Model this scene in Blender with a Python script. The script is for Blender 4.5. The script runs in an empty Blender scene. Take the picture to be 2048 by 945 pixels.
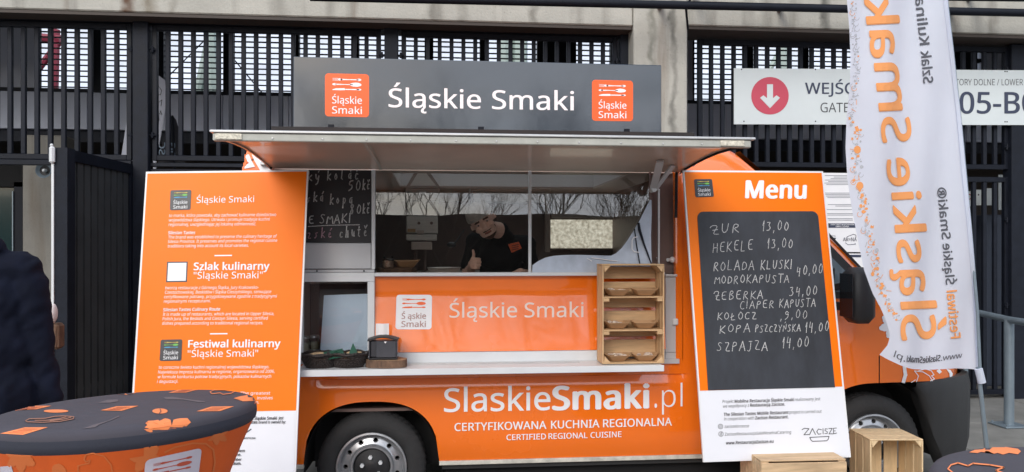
import bpy, bmesh, math, random, os
from math import sin, cos, pi, radians, sqrt
from mathutils import Vector, Matrix
random.seed(7)
scene = bpy.context.scene
COL = scene.collection
# ------------------------------------------------------------------ camera
TH, F, HZ = radians(5.5), 1550.0, 500.0          # yaw, focal length in photo pixels, horizon row
CAM = Vector((0, -5.0, 1.75))
FW = Vector((sin(TH), cos(TH), 0)); RT = Vector((cos(TH), -sin(TH), 0)); UP = Vector((0, 0, 1))
cd = bpy.data.cameras.new('camera'); co = bpy.data.objects.new('camera', cd); COL.objects.link(co)
co.location = CAM; co.rotation_euler = (pi/2, 0, -TH)
cd.sensor_width = 36; cd.lens = F/2048*36; cd.shift_y = (HZ-472.5)/2048; cd.clip_end = 800; cd.clip_start = .05
scene.camera = co
# ------------------------------------------------------------------ world, sun, exposure
SUN_EL, SUN_AZ = radians(31), radians(203)       # azimuth clockwise from +Y: the sun stands behind the camera, a little left
w = bpy.data.worlds.new('World'); scene.world = w; w.use_nodes = True
nt = w.node_tree; bg = nt.nodes['Background']
sky = nt.nodes.new('ShaderNodeTexSky'); sky.sky_type = 'NISHITA'; sky.sun_disc = False
sky.sun_elevation = SUN_EL; sky.sun_rotation = SUN_AZ; sky.dust_density = 2.5; sky.air_density = 1.0
tc = nt.nodes.new('ShaderNodeTexCoord'); no = nt.nodes.new('ShaderNodeTexNoise')
no.inputs['Scale'].default_value = 2.6; no.inputs['Detail'].default_value = 6; no.inputs['Roughness'].default_value = .6
mp = nt.nodes.new('ShaderNodeMapping'); mp.inputs['Scale'].default_value = (1, 1, 2.6)
nt.links.new(tc.outputs['Generated'], mp.inputs[0]); nt.links.new(mp.outputs[0], no.inputs['Vector'])
cr = nt.nodes.new('ShaderNodeValToRGB'); cr.color_ramp.elements[0].position = .36; cr.color_ramp.elements[1].position = .60
nt.links.new(no.outputs['Fac'], cr.inputs[0])
cm = nt.nodes.new('ShaderNodeMix'); cm.data_type = 'RGBA'
nt.links.new(cr.outputs[0], cm.inputs['Factor']); nt.links.new(sky.outputs[0], cm.inputs[6]); cm.inputs[7].default_value = (11.5, 12.2, 13.4, 1)
nt.links.new(cm.outputs[2], bg.inputs[0]); bg.inputs[1].default_value = 0.105
sd = bpy.data.lights.new('sun', 'SUN'); sd.energy = 1.15; sd.angle = radians(30); sd.color = (1, .97, .92)
so = bpy.data.objects.new('sun', sd); COL.objects.link(so)
sdir = Vector((sin(SUN_AZ)*cos(SUN_EL), cos(SUN_AZ)*cos(SUN_EL), sin(SUN_EL)))
so.rotation_euler = sdir.to_track_quat('Z', 'Y').to_euler()
scene.view_settings.view_transform = 'Standard'; scene.view_settings.look = 'None'
scene.view_settings.gamma = 1; scene.view_settings.exposure = 0.47
scene.cycles.max_bounces = 8; scene.cycles.transparent_max_bounces = 16

# ------------------------------------------------------------------ photo geometry
def P(px, py, Y):
    "point on the plane Y = const that the photograph shows at a pixel"
    u = (px-1024)/F; v = (HZ-py)/F
    Ry = cos(TH)-u*sin(TH); t = (Y-CAM.y)/Ry
    return Vector((t*(sin(TH)+u*cos(TH)), Y, CAM.z+t*v))
def ray(px, py):
    return FW + RT*((px-1024)/F) + UP*((HZ-py)/F)
class Plane:
    def __init__(s, p, n, push=0):
        s.n = n.normalized(); s.p = p
        if s.n.dot(CAM-p) < 0: s.n = -s.n
    def __call__(s, px, py, push=0):
        r = ray(px, py); q = s.p + s.n*push
        return CAM + r*((q-CAM).dot(s.n)/r.dot(s.n))
def YP(Y): return Plane(Vector((0, Y, 0)), Vector((0, -1, 0)))
def plane3(a, b, c): return Plane(a, (b-a).cross(c-a))

# ------------------------------------------------------------------ materials
def M(name, col, rough=.5, metal=0, var=0, vs=6, bump=0, bs=60, coat=0, spec=.5, ior=None, sheen=0, det=4, stretch=None, var2=None, emit=0):
    m = bpy.data.materials.new(name); m.use_nodes = True
    t = m.node_tree; b = t.nodes['Principled BSDF']
    c = tuple(col)+(1,)
    b.inputs['Base Color'].default_value = c; b.inputs['Roughness'].default_value = rough; b.inputs['Metallic'].default_value = metal
    b.inputs['Specular IOR Level'].default_value = spec
    if ior: b.inputs['IOR'].default_value = ior
    if coat: b.inputs['Coat Weight'].default_value = coat; b.inputs['Coat Roughness'].default_value = .04
    if sheen: b.inputs['Sheen Weight'].default_value = sheen
    if var or bump:
        tc = t.nodes.new('ShaderNodeTexCoord'); src = tc.outputs['Object']
        if stretch:
            mp = t.nodes.new('ShaderNodeMapping'); mp.inputs['Scale'].default_value = stretch
            t.links.new(src, mp.inputs[0]); src = mp.outputs[0]
    if var:
        n = t.nodes.new('ShaderNodeTexNoise'); n.inputs['Scale'].default_value = vs; n.inputs['Detail'].default_value = det; n.inputs['Roughness'].default_value = .65
        t.links.new(src, n.inputs['Vector'])
        r = t.nodes.new('ShaderNodeValToRGB'); e = r.color_ramp.elements; e[0].position = .28; e[1].position = .72
        c2 = var2 or tuple(max(0, x*(1-var)) for x in col); c3 = tuple(min(1, x*(1+var)) for x in col)
        e[0].color = tuple(c2)+(1,); e[1].color = tuple(c3)+(1,)
        t.links.new(n.outputs['Fac'], r.inputs[0]); t.links.new(r.outputs[0], b.inputs['Base Color'])
        rr = t.nodes.new('ShaderNodeMapRange'); rr.inputs['To Min'].default_value = max(0, rough*.8); rr.inputs['To Max'].default_value = min(1, rough*1.2+.02)
        t.links.new(n.outputs['Fac'], rr.inputs['Value']); t.links.new(rr.outputs[0], b.inputs['Roughness'])
    if bump:
        n2 = t.nodes.new('ShaderNodeTexNoise'); n2.inputs['Scale'].default_value = bs; n2.inputs['Detail'].default_value = 5
        t.links.new(src, n2.inputs['Vector']); bn = t.nodes.new('ShaderNodeBump'); bn.inputs['Strength'].default_value = bump; bn.inputs['Distance'].default_value = .01
        t.links.new(n2.outputs['Fac'], bn.inputs['Height']); t.links.new(bn.outputs[0], b.inputs['Normal'])
    if emit:
        b.inputs['Emission Color'].default_value = c; b.inputs['Emission Strength'].default_value = emit
    return m
def stained(name, base, dark, rust, rough=.85, bump=.4, streaks=()):
    "cast concrete: blotches, pores and vertical run-off stains"
    m = M(name, base, rough, var=.14, vs=2.2, bump=bump, bs=35, det=8)
    t = m.node_tree; b = t.nodes['Principled BSDF']; src = b.inputs['Base Color'].links[0].from_socket
    tc = t.nodes.new('ShaderNodeTexCoord')
    for k, (colr, sc, lo, hi, amt) in enumerate(((dark, (3.2, 3.2, .35), .52, .74, .65), (rust, (1.3, 1.3, .12), .64, .74, .75), (dark, (26, 26, 26), .62, .72, .35))):
        mp = t.nodes.new('ShaderNodeMapping'); mp.inputs['Scale'].default_value = sc; mp.inputs['Location'].default_value = (k*7.3+.4, 0, 0)
        n = t.nodes.new('ShaderNodeTexNoise'); n.inputs['Scale'].default_value = 1.6; n.inputs['Detail'].default_value = 6
        r = t.nodes.new('ShaderNodeMapRange'); r.inputs['From Min'].default_value = lo; r.inputs['From Max'].default_value = hi; r.inputs['To Max'].default_value = amt
        x = t.nodes.new('ShaderNodeMix'); x.data_type = 'RGBA'
        t.links.new(tc.outputs['Object'], mp.inputs[0]); t.links.new(mp.outputs[0], n.inputs['Vector']); t.links.new(n.outputs['Fac'], r.inputs['Value'])
        t.links.new(r.outputs[0], x.inputs['Factor']); t.links.new(src, x.inputs[6]); x.inputs[7].default_value = tuple(colr)+(1,); src = x.outputs[2]
    sp = t.nodes.new('ShaderNodeSeparateXYZ'); t.links.new(tc.outputs['Object'], sp.inputs[0])
    wn = t.nodes.new('ShaderNodeTexNoise'); wn.inputs['Scale'].default_value = 5; wn.inputs['Detail'].default_value = 6; t.links.new(tc.outputs['Object'], wn.inputs['Vector'])
    def mth(op, a, c):
        q = t.nodes.new('ShaderNodeMath'); q.operation = op
        for i, z in enumerate((a, c)):
            if isinstance(z, (int, float)): q.inputs[i].default_value = z
            elif z is not None: t.links.new(z, q.inputs[i])
        return q.outputs[0]
    wob = mth('MULTIPLY', mth('SUBTRACT', wn.outputs['Fac'], .5), .22)
    for x0, wd_, colr, amt in streaks:     # run-off stains where brackets and joints drip
        d = mth('ABSOLUTE', mth('ADD', mth('SUBTRACT', sp.outputs[0], x0), wob), None)
        r = t.nodes.new('ShaderNodeMapRange'); r.inputs['From Min'].default_value = wd_; r.inputs['From Max'].default_value = wd_*.15; r.inputs['To Max'].default_value = amt
        t.links.new(d, r.inputs['Value']); f_ = mth('MULTIPLY', r.outputs[0], mth('ADD', mth('MULTIPLY', wn.outputs['Fac'], 1.4), -.05))
        x = t.nodes.new('ShaderNodeMix'); x.data_type = 'RGBA'; t.links.new(f_, x.inputs['Factor']); t.links.new(src, x.inputs[6]); x.inputs[7].default_value = tuple(colr)+(1,); src = x.outputs[2]
    t.links.new(src, b.inputs['Base Color'])
    return m
def glassm(name, tint, ior, rough=0.0, mx=1.0):
    m = bpy.data.materials.new(name); m.use_nodes = True; t = m.node_tree; t.nodes.remove(t.nodes['Principled BSDF'])
    o = t.nodes['Material Output']; a = t.nodes.new('ShaderNodeBsdfTransparent'); a.inputs[0].default_value = tuple(tint)+(1,)
    g = t.nodes.new('ShaderNodeBsdfGlossy'); g.inputs['Roughness'].default_value = rough
    f = t.nodes.new('ShaderNodeFresnel'); f.inputs['IOR'].default_value = ior
    x = t.nodes.new('ShaderNodeMixShader'); t.links.new(f.outputs[0], x.inputs[0]); t.links.new(a.outputs[0], x.inputs[1]); t.links.new(g.outputs[0], x.inputs[2]); t.links.new(x.outputs[0], o.inputs[0])
    return m
def chalkm(name, col):
    m = M(name, col, .95); t = m.node_tree; b = t.nodes['Principled BSDF']
    tc = t.nodes.new('ShaderNodeTexCoord'); n = t.nodes.new('ShaderNodeTexNoise'); n.inputs['Scale'].default_value = 260
    r = t.nodes.new('ShaderNodeMapRange'); r.inputs['From Min'].default_value = .34; r.inputs['From Max'].default_value = .56; r.inputs['To Min'].default_value = .35
    t.links.new(tc.outputs['Object'], n.inputs['Vector']); t.links.new(n.outputs['Fac'], r.inputs['Value']); t.links.new(r.outputs[0], b.inputs['Alpha'])
    return m
ORANGE = (.90, .168, .001)
m_orange = M('orange_paint', ORANGE, .25, coat=1.0, var=.05, vs=1.5, bump=.02, bs=2.5); m_orange.node_tree.nodes['Principled BSDF'].inputs['Coat IOR'].default_value = 1.75
m_orange_pl = M('orange_plastic_print', (.88, .165, .006), .34, var=.04, vs=2, bump=.03, bs=3, coat=.25)
m_board_or = M('orange_board_print', (.93, .188, .001), .4, var=.04, vs=1.4, bump=.04, bs=2.2, spec=.25)
m_white = M('white_print', (.80, .80, .82), .4, var=.03, vs=3)
m_whitebd = M('white_board_print', (.78, .79, .84), .38, var=.03, vs=2)
m_letter = M('white_lettering', (.86, .86, .88), .45)
m_alu = M('brushed_aluminium', (.62, .62, .62), .35, metal=.6, var=.1, vs=8, stretch=(1, 8, 8))
m_whmetal = M('white_metal', (.66, .68, .70), .32, var=.06, vs=3, coat=.3)
m_grmetal = M('grey_white_panel', (.50, .51, .53), .4, var=.06, vs=3)
m_flap = M('flap_inner_laminate', (.62, .51, .43), .3, var=.12, vs=2.2, coat=.35, stretch=(1, 1, 1), bump=.04, bs=3)
m_rail = M('rail_paint', (.42, .42, .38), .4, var=.12, vs=10)
m_black = M('black_plastic', (.016, .016, .018), .5, var=.2, vs=14, bump=.12, bs=240)
m_rubber = M('rubber', (.018, .018, .019), .75, var=.25, vs=18, bump=.25, bs=120)
m_tyre = M('tyre_rubber', (.022, .022, .023), .8, var=.3, vs=12, bump=.3, bs=90)
m_silver = M('silver_wheel_paint', (.46, .47, .49), .3, metal=.75, var=.12, vs=14)
m_dark = M('dark_void', (.006, .006, .007), .9)
m_steel = M('anthracite_steel', (.007, .009, .0155), .5, spec=.2, var=.25, vs=5, bump=.1, bs=60)
m_steel2 = M('anthracite_steel_worn', (.010, .0125, .020), .55, spec=.2, var=.3, vs=9, bump=.25, bs=90)
m_panel = M('grey_cladding', (.40, .43, .52), .45, var=.08, vs=1.5)
m_conc = stained('concrete', (.40, .39, .35), (.15, .14, .12), (.12, .06, .028), streaks=[(P(px_, 40, 3.2).x, w__, c__, a__) for px_, w__, c__, a__ in ((256, .10, (.085, .035, .012), 1.2), (300, .12, (.12, .09, .05), .8), (345, .05, (.13, .11, .08), .6), (560, .12, (.16, .15, .13), .6), (870, .07, (.15, .14, .12), .8), (925, .08, (.15, .14, .12), .7), (1068, .06, (.13, .12, .10), .8), (1303, .05, (.08, .085, .06), .7), (1345, .05, (.07, .07, .06), .8), (1650, .07, (.08, .08, .07), 1.1), (1500, .10, (.17, .16, .14), .6), (1985, .09, (.15, .14, .12), .7))])
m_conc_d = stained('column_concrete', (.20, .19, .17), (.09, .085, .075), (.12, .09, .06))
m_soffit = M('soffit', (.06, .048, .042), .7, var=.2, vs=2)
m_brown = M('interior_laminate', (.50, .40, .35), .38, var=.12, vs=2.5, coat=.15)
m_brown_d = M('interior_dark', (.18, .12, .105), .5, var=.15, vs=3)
m_inox = M('inox', (.62, .58, .54), .4, metal=.4, var=.12, vs=5, stretch=(1, 1, 12))
m_board = M('chalkboard', (.030, .034, .044), .62, var=.45, vs=2.6, det=10, stretch=(2.2, 1, .8))
m_board_k = M('chalkboard_black', (.010, .009, .012), .5, var=.3, vs=4)
m_chalk = chalkm('chalk', (.62, .62, .62)); m_chalk_p = chalkm('chalk_pink', (.58, .36, .44))
m_sign = M('dark_gloss_sign', (.013, .021, .033), .07, var=.25, vs=1.6, bump=.08, bs=2.2, coat=1.0, spec=.8)
m_navy = M('print_navy', (.035, .045, .085), .5)
m_signw = M('gate_sign_white', (.60, .65, .66), .42, var=.04, vs=2)
m_red = M('print_red', (.52, .06, .10), .45)
m_ink = M('print_ink', (.05, .05, .06), .6)
m_emb = M('emblem_dark', (.035, .035, .04), .4)
m_emb_or = M('emblem_orange', (.84, .125, .02), .4)
m_flagc = M('flag_cloth', (.73, .77, .87), .8, var=.03, vs=5, bump=.15, bs=700)
m_flago = M('flag_print_orange', (.74, .30, .10), .8); m_flagg = M('flag_print_grey', (.085, .09, .11), .8); m_flagl = M('flag_print_pale', (.42, .43, .47), .8)
m_pine = M('pale_wood', (.60, .42, .24), .62, var=.22, vs=4, bump=.2, bs=40, stretch=(1, 1, 1), det=8)
m_pine_v = M('pale_wood_grain_up', (.56, .36, .19), .6, var=.26, vs=5, bump=.2, bs=30, stretch=(6, 6, .7), det=8)
m_pine_h = M('pale_wood_grain_across', (.56, .36, .19), .6, var=.26, vs=5, bump=.2, bs=30, stretch=(.7, 6, 6), det=8)
m_pine_pv = M('weathered_wood_up', (.66, .49, .29), .65, var=.2, vs=5, bump=.25, bs=30, stretch=(6, 6, .7), det=8)
m_pine_ph = M('weathered_wood_across', (.60, .42, .25), .65, var=.3, vs=5, bump=.25, bs=30, stretch=(.7, 6, 6), det=8)
m_bark = M('bark', (.14, .08, .05), .85, var=.5, vs=30, bump=.8, bs=60, stretch=(1, 1, .4))
m_cutwood = M('cut_wood', (.38, .24, .14), .7, var=.3, vs=14)
m_kraft = M('kraft_card', (.42, .25, .13), .75, var=.1, vs=10, bump=.1, bs=80)
m_wicker = M('wicker', (.022, .014, .012), .45, var=.5, vs=60, bump=.9, bs=110)
m_smoke = M('smoked_plastic', (.06, .06, .07), .15, var=.2, vs=6, coat=.4)
m_paper = M('paper', (.78, .74, .74), .8)
m_green = M('green_napkin', (.01, .075, .045), .7, var=.3, vs=30)
m_beige = M('beige_food', (.46, .33, .19), .7, var=.3, vs=40, bump=.4, bs=90)
m_cream = M('cream', (.62, .58, .42), .5, var=.1, vs=30)
m_skin = M('skin', (.94, .60, .48), .5, var=.1, vs=20)
m_skin_r = M('lips', (.36, .11, .09), .5)
m_beard = M('beard', (.10, .045, .03), .8, var=.4, vs=80)
m_tee = M('black_tshirt', (.008, .008, .010), .9, spec=.2, var=.3, vs=12, bump=.3, bs=9)
m_cap = M('soft_cap', (.55, .50, .46), .8, var=.2, vs=30)
m_coat = M('navy_coat', (.007, .009, .019), .9, spec=.12, var=.3, vs=8, bump=.35, bs=7, sheen=.0)
m_hair = M('dark_hair', (.012, .010, .010), .7, bump=.6, bs=80)
m_tdark = M('table_cover_dark', (.052, .048, .062), .8, var=.12, vs=8, bump=.35, bs=7)
m_tdark2 = M('table_cover_edge', (.028, .031, .047), .8, var=.1, vs=8, bump=.15, bs=600)
m_tor = M('table_cover_orange', (.66, .105, .012), .7, var=.10, vs=5, bump=.6, bs=6, stretch=(1, 1, .35))
m_tpale = M('table_print_pale_orange', (.64, .16, .04), .78)
m_tpr = M('table_print_orange', (.84, .24, .08), .78); m_tgh = M('table_print_ghost', (.115, .095, .105), .8)
m_tlogo = M('table_print_white', (.60, .56, .64), .75); m_tred = M('table_print_red', (.52, .09, .05), .75)
m_glass = glassm('window_glass', (.98, .97, .95), 1.9)
m_glass_s = glassm('small_glass', (.95, .97, .95), 1.6)
m_dkglass = M('tinted_glass', (.012, .014, .016), .05, coat=.3, spec=.8)
m_frost = M('frosted_glass', (.72, .72, .66), .3, var=.25, vs=90, bump=.9, bs=120)
m_refl = M('painted_reflection', (.50, .57, .68), .22, var=.22, vs=5, bump=.25, bs=5, coat=.4)
m_blue = M('pale_blue_reflection', (.66, .80, .98), .2, var=.08, vs=3, coat=.5)
m_rgal = M('galvanised_steel', (.21, .26, .30), .45, metal=.4, var=.12, vs=6)
m_lamp = M('lamp_lens', (.62, .58, .48), .3, var=.35, vs=60, bump=.5, bs=120)

# ------------------------------------------------------------------ mesh builder and scene-tree helpers
ORG = {}
def link(o): COL.objects.link(o); return o
def tag(o, label=None, cat=None, group=None, kind=None):
    if label: o['label'] = label
    if cat: o['category'] = cat
    if group: o['group'] = group
    if kind: o['kind'] = kind
    return o
def thing(name, label, cat, loc=(0, 0, 0), group=None):
    o = link(bpy.data.objects.new(name, None)); o.location = loc; o.empty_display_size = .1
    ORG[o.name] = Vector(loc); return tag(o, label, cat, group)
class MB:
    def __init__(s): s.v = []; s.f = []
    def add(s, vs, fs):
        k = len(s.v); s.v += [Vector(v) for v in vs]; s.f += [tuple(i+k for i in f) for f in fs]; return s
    def box(s, a, b, bev=0, rot=None, piv=None):
        a = Vector(a); b = Vector(b); lo = Vector(map(min, a, b)); hi = Vector(map(max, a, b))
        if bev:
            e = min(bev, *(x*.45 for x in (hi-lo)))
            bm = bmesh.new(); bmesh.ops.create_cube(bm, size=1)
            for v in bm.verts: v.co = Vector(((lo[i]+hi[i])/2+v.co[i]*(hi[i]-lo[i]) for i in range(3)))
            bmesh.ops.bevel(bm, geom=bm.edges[:], offset=e, segments=1, affect='EDGES')
            vs = [v.co.copy() for v in bm.verts]; fs = [[v.index for v in f.verts] for f in bm.faces]; bm.free()
        else:
            vs = [Vector((x, y, z)) for x in (lo.x, hi.x) for y in (lo.y, hi.y) for z in (lo.z, hi.z)]
            fs = [(0, 1, 3, 2), (4, 6, 7, 5), (0, 4, 5, 1), (2, 3, 7, 6), (0, 2, 6, 4), (1, 5, 7, 3)]
        if rot is not None:
            pv = Vector(piv) if piv is not None else (lo+hi)/2
            vs = [rot@(v-pv)+pv for v in vs]
        return s.add(vs, fs)
    def beam(s, a, b, w, h, up=(0, 0, 1)):
        a = Vector(a); b = Vector(b); d = (b-a).normalized(); upv = Vector(up)
        if abs(d.dot(upv)) > .99: upv = Vector((0, 1, 0))
        x = d.cross(upv).normalized()*w/2; y = x.cross(d).normalized()*h/2
        vs = [p+sx*x+sy*y for p in (a, b) for sx, sy in ((-1, -1), (1, -1), (1, 1), (-1, 1))]
        return s.add(vs, [(3, 2, 1, 0), (4, 5, 6, 7), (0, 1, 5, 4), (1, 2, 6, 5), (2, 3, 7, 6), (3, 0, 4, 7)])
    def tube(s, pts, r, n=8, cap=True, up=None):
        pts = [Vector(p) for p in pts]; rs = r if hasattr(r, '__len__') else [r]*len(pts)
        prev = None; base = len(s.v); vs = []; fs = []
        for i, p in enumerate(pts):
            d = (pts[min(i+1, len(pts)-1)]-pts[max(i-1, 0)]).normalized()
            if prev is None:
                x = d.cross(Vector(up) if up else Vector((0, 0, 1)) if abs(d.z) < .95 else Vector((0, 1, 0))).normalized()
            else: x = (prev-d*prev.dot(d)).normalized()
            prev = x; y = d.cross(x)
            for k in range(n): vs.append(p+rs[i]*(x*cos(2*pi*k/n)+y*sin(2*pi*k/n)))
        for i in range(len(pts)-1):
            for k in range(n): fs.append((i*n+k, i*n+(k+1) % n, (i+1)*n+(k+1) % n, (i+1)*n+k))
        if cap: fs.append(tuple(range(n))[::-1]); fs.append(tuple((len(pts)-1)*n+k for k in range(n)))
        return s.add(vs, fs)
    def lathe(s, prof, n=32, M4=None, a0=0, a1=2*pi, sx=1, sy=1):
        "prof: list of (r, z) spun about local Z"
        full = abs(a1-a0-2*pi) < 1e-6; m = n if full else n+1; vs = []; fs = []
        for r, z in prof:
            for k in range(m):
                a = a0+(a1-a0)*k/n; vs.append(Vector((r*cos(a)*sx, r*sin(a)*sy, z)))
        for i in range(len(prof)-1):
            for k in range(n): fs.append((i*m+k, i*m+(k+1) % m, (i+1)*m+(k+1) % m, (i+1)*m+k))
        if M4 is not None: vs = [M4@v for v in vs]
        return s.add(vs, fs)
    def ball(s, c, r, n=12, m=8, M3=None):
        c = Vector(c); rr = Vector(r) if hasattr(r, '__len__') else Vector((r, r, r)); vs = []; fs = []
        for i in range(m+1):
            a = pi*i/m
            for k in range(n):
                b = 2*pi*k/n; q = Vector((rr.x*sin(a)*cos(b), rr.y*sin(a)*sin(b), rr.z*cos(a)))
                vs.append(c+(M3@q if M3 else q))
        for i in range(m):
            for k in range(n): fs.append((i*n+k, (i+1)*n+k, (i+1)*n+(k+1) % n, i*n+(k+1) % n))
        return s.add(vs, fs)
    def poly(s, pts): return s.add(pts, [tuple(range(len(pts)))])
    def slab(s, pts, off):
        "closed prism: polygon pts (3D) thickened by the vector off"
        n = len(pts); pts = [Vector(p) for p in pts]; off = Vector(off)
        return s.add(pts+[p+off for p in pts], [tuple(range(n)), tuple(range(n, 2*n))[::-1]]+[(i, (i+1) % n, (i+1) % n+n, i+n) for i in range(n)])
    def grid(s, rows):
        n = len(rows[0]); vs = [p for r in rows for p in r]
        return s.add(vs, [(i*n+j, i*n+j+1, (i+1)*n+j+1, (i+1)*n+j) for i in range(len(rows)-1) for j in range(n-1)])
    def build(s, name, mat, parent=None, smooth=None, label=None, fix=True, mods=None):
        me = bpy.data.meshes.new(name); o0 = ORG.get(parent.name, Vector()) if parent else Vector()
        me.from_pydata([v-o0 for v in s.v], [], s.f)
        if fix:
            bm = bmesh.new(); bm.from_mesh(me); bmesh.ops.remove_doubles(bm, verts=bm.verts, dist=1e-5)
            bmesh.ops.dissolve_degenerate(bm, edges=bm.edges, dist=1e-6)
            bmesh.ops.recalc_face_normals(bm, faces=bm.faces); bm.to_mesh(me); bm.free()
        for m in (mat if isinstance(mat, (list, tuple)) else [mat]): me.materials.append(m)
        if smooth is not None:
            for p in me.polygons: p.use_smooth = True
            try: me.set_sharp_from_angle(angle=radians(smooth))
            except Exception: pass
        o = link(bpy.data.objects.new(name, me)); ORG[o.name] = o0
        if parent: o.parent = parent
        if label: o['label'] = label
        return o
def struct(o): return tag(o, kind='structure')
def copy_tree(o, parent=None, loc=None):
    c = o.copy(); link(c); c.parent = parent; ORG[c.name] = Vector(ORG.get(o.name, (0, 0, 0)))
    if loc is not None: c.location = loc
    for ch in list(o.children): copy_tree(ch, c)
    return c

# ------------------------------------------------------------------ lettering
_fp = os.path.join(bpy.utils.system_resource('DATAFILES') or '', 'fonts', 'NotoSansHebrew-Regular.woff2')
try: FONT = bpy.data.fonts.load(_fp) if os.path.exists(_fp) else None   # Blender's own bundled humanist sans
except Exception: FONT = None
_tc = {}
def tgeo(body, bold=0.0, cs=1.0):
    k = (body, bold, cs)
    if k in _tc: return _tc[k]
    ext = bold*.8 if bold > .010 else 0; off = 0 if ext else max(-.012, bold)
    c = bpy.data.curves.new('lettering', 'FONT'); c.body = body; c.resolution_u = 3
    if FONT: c.font = FONT
    c.offset = off; c.space_character = cs*(1+ext*1.2); c.fill_mode = 'FRONT'
    o = bpy.data.objects.new('lettering_tmp', c); me = bpy.data.meshes.new_from_object(o)
    vs = [(v.co.x, v.co.y) for v in me.vertices]; fs = [tuple(p.vertices) for p in me.polygons]
    bpy.data.objects.remove(o); bpy.data.curves.remove(c); bpy.data.meshes.remove(me)
    if ext:      # heavier weight: overlapping strokes, each layer is lifted a hair by its caller
        n0 = len(vs); base = list(vs); bf = list(fs)
        for dx, dy in ((ext, 0), (-ext, 0), (ext*.5, ext*.45), (-ext*.5, -ext*.45), (ext*.5, -ext*.45), (-ext*.5, ext*.45)):
            k0 = len(vs); vs += [(x+dx, y+dy) for x, y in base]; fs += [tuple(i+k0 for i in f) for f in bf]
        LAY[id(fs)] = n0
    x0 = min(v[0] for v in vs); x1 = max(v[0] for v in vs)
    r = [((x-x0)/(x1-x0), y) for x, y in vs]
    _tc[k] = (r, fs, x1-x0); return _tc[k]
LAY = {}
CAPH = max(y for x, y in tgeo('H')[0])
def ptext(mb, plane, body, L, R, cap, up=(0, -1), bold=0, push=.0018, it=0, cs=1.0):
    "lettering whose base line runs from photo pixel L to R on a plane, cap = height of a capital in pixels; R may be a number: its end column"
    vs, fs, wd = tgeo(body, bold, cs)
    if not hasattr(R, '__len__'): R = (R, L[1])
    Lv = Vector((L[0], L[1])); D = Vector((R[0], R[1]))-Lv; U = Vector(up)*cap/CAPH
    out = []; n0 = LAY.get(id(fs), 10**9)
    for i, (x, y) in enumerate(vs):
        q = Lv+D*x+U*y+(D.normalized()*cap/CAPH*y*it); out.append(plane(q.x, q.y, push+(i//n0)*.0003))
    mb.add(out, fs)
def bil(c, u, v):
    a = Vector(c[0])*(1-u)+Vector(c[1])*u; b = Vector(c[3])*(1-u)+Vector(c[2])*u
    return a*(1-v)+b*v
def rrect(x0, y0, x1, y1, r, n=5):
    pts = []
    for cx, cy, a in ((x1-r, y0+r, -90), (x1-r, y1-r, 0), (x0+r, y1-r, 90), (x0+r, y0+r, 180)):
        for k in range(n+1):
            t = radians(a+90*k/n); pts.append((cx+r*cos(t), cy+r*sin(t)))
    return pts
def stroke2d(pts, w0, w1=None):
    "outline polygon pieces of a 2D poly line"
    res = []
    for (a, b) in zip(pts, pts[1:]):
        a = Vector(a); b = Vector(b); d = (b-a)
        if d.length < 1e-9: continue
        d.normalize(); n = Vector((-d.y, d.x))*w0/2; e = d*w0*.3
        res.append([a-n-e, b-n+e, b+n+e, a+n-e])
    return res
def ell(cx, cy, rx, ry, n=16): return [(cx+rx*cos(2*pi*k/n), cy+ry*sin(2*pi*k/n)) for k in range(n)]
def cutlery():
    "fork, spoon and knife in a unit box (u right, v down)"
    fork = [[(.28, .04), (.55, .066), (.90, .056), (.90, .12), (.55, .11), (.28, .136)], ell(.91, .088, .085, .066),
            [(.24, .02), (.34, .05), (.34, .125), (.24, .155), (.18, .12), (.18, .055)]]
    for k in range(4): fork.append([(.0, .015+k*.042), (.2, .02+k*.042), (.2, .038+k*.042), (.0, .028+k*.042)])
    spoon = [[(.08, .335), (.40, .356), (.70, .350), (.70, .402), (.40, .396), (.08, .418)], ell(.07, .375, .08, .062), ell(.80, .375, .20, .12)]
    knife = [[(.0, .67), (.12, .61), (.42, .59), (.44, .70), (.3, .72), (.0, .715)], [(.44, .63), (.92, .625), (.92, .69), (.44, .69)], ell(.91, .657, .085, .055)]
    return fork, spoon, knife
def emblem(parent, plane, c, mbg, icons, mtext, push=.002, text=('Śląskie', 'Smaki'), name='emblem', fr=None, surf=None):
    S = surf or (lambda q, p: plane(q.x, q.y, p))
    bgm = MB()
    if surf:
        n = 14; rows = [[S(bil(c, u/n, v/n), push) for u in range(n+1)] for v in range(n+1)]; bgm.grid(rows)
    else: bgm.poly([S(bil(c, u, v), push) for u, v in rrect(0, 0, 1, 1, .08)])
    e = bgm.build(name, mbg, parent)
    for gi, (g, mm) in enumerate(zip(cutlery(), icons)):
        b = MB()
        for poly in g: b.poly([S(bil(c, .17+.66*u, .10+.40*v), push+.0012) for u, v in poly])
        b.build(('fork_print', 'spoon_print', 'knife_print')[gi], mm, e, fix=False)
    b = MB()
    for i, t in enumerate(text):
        if t is None: continue
        vs, fs, wd = tgeo(t, .012); y0 = (.695, .93)[i]; w0 = (.68, .68)[i]
        n0 = LAY.get(id(fs), 10**9); b.add([S(bil(c, .16+w0*x, y0-y/CAPH*.165), push+.0012+(j//n0)*.0003) for j, (x, y) in enumerate(vs)], fs)
    b.build('emblem_lettering', mtext, e, fix=False)
    return e

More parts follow.
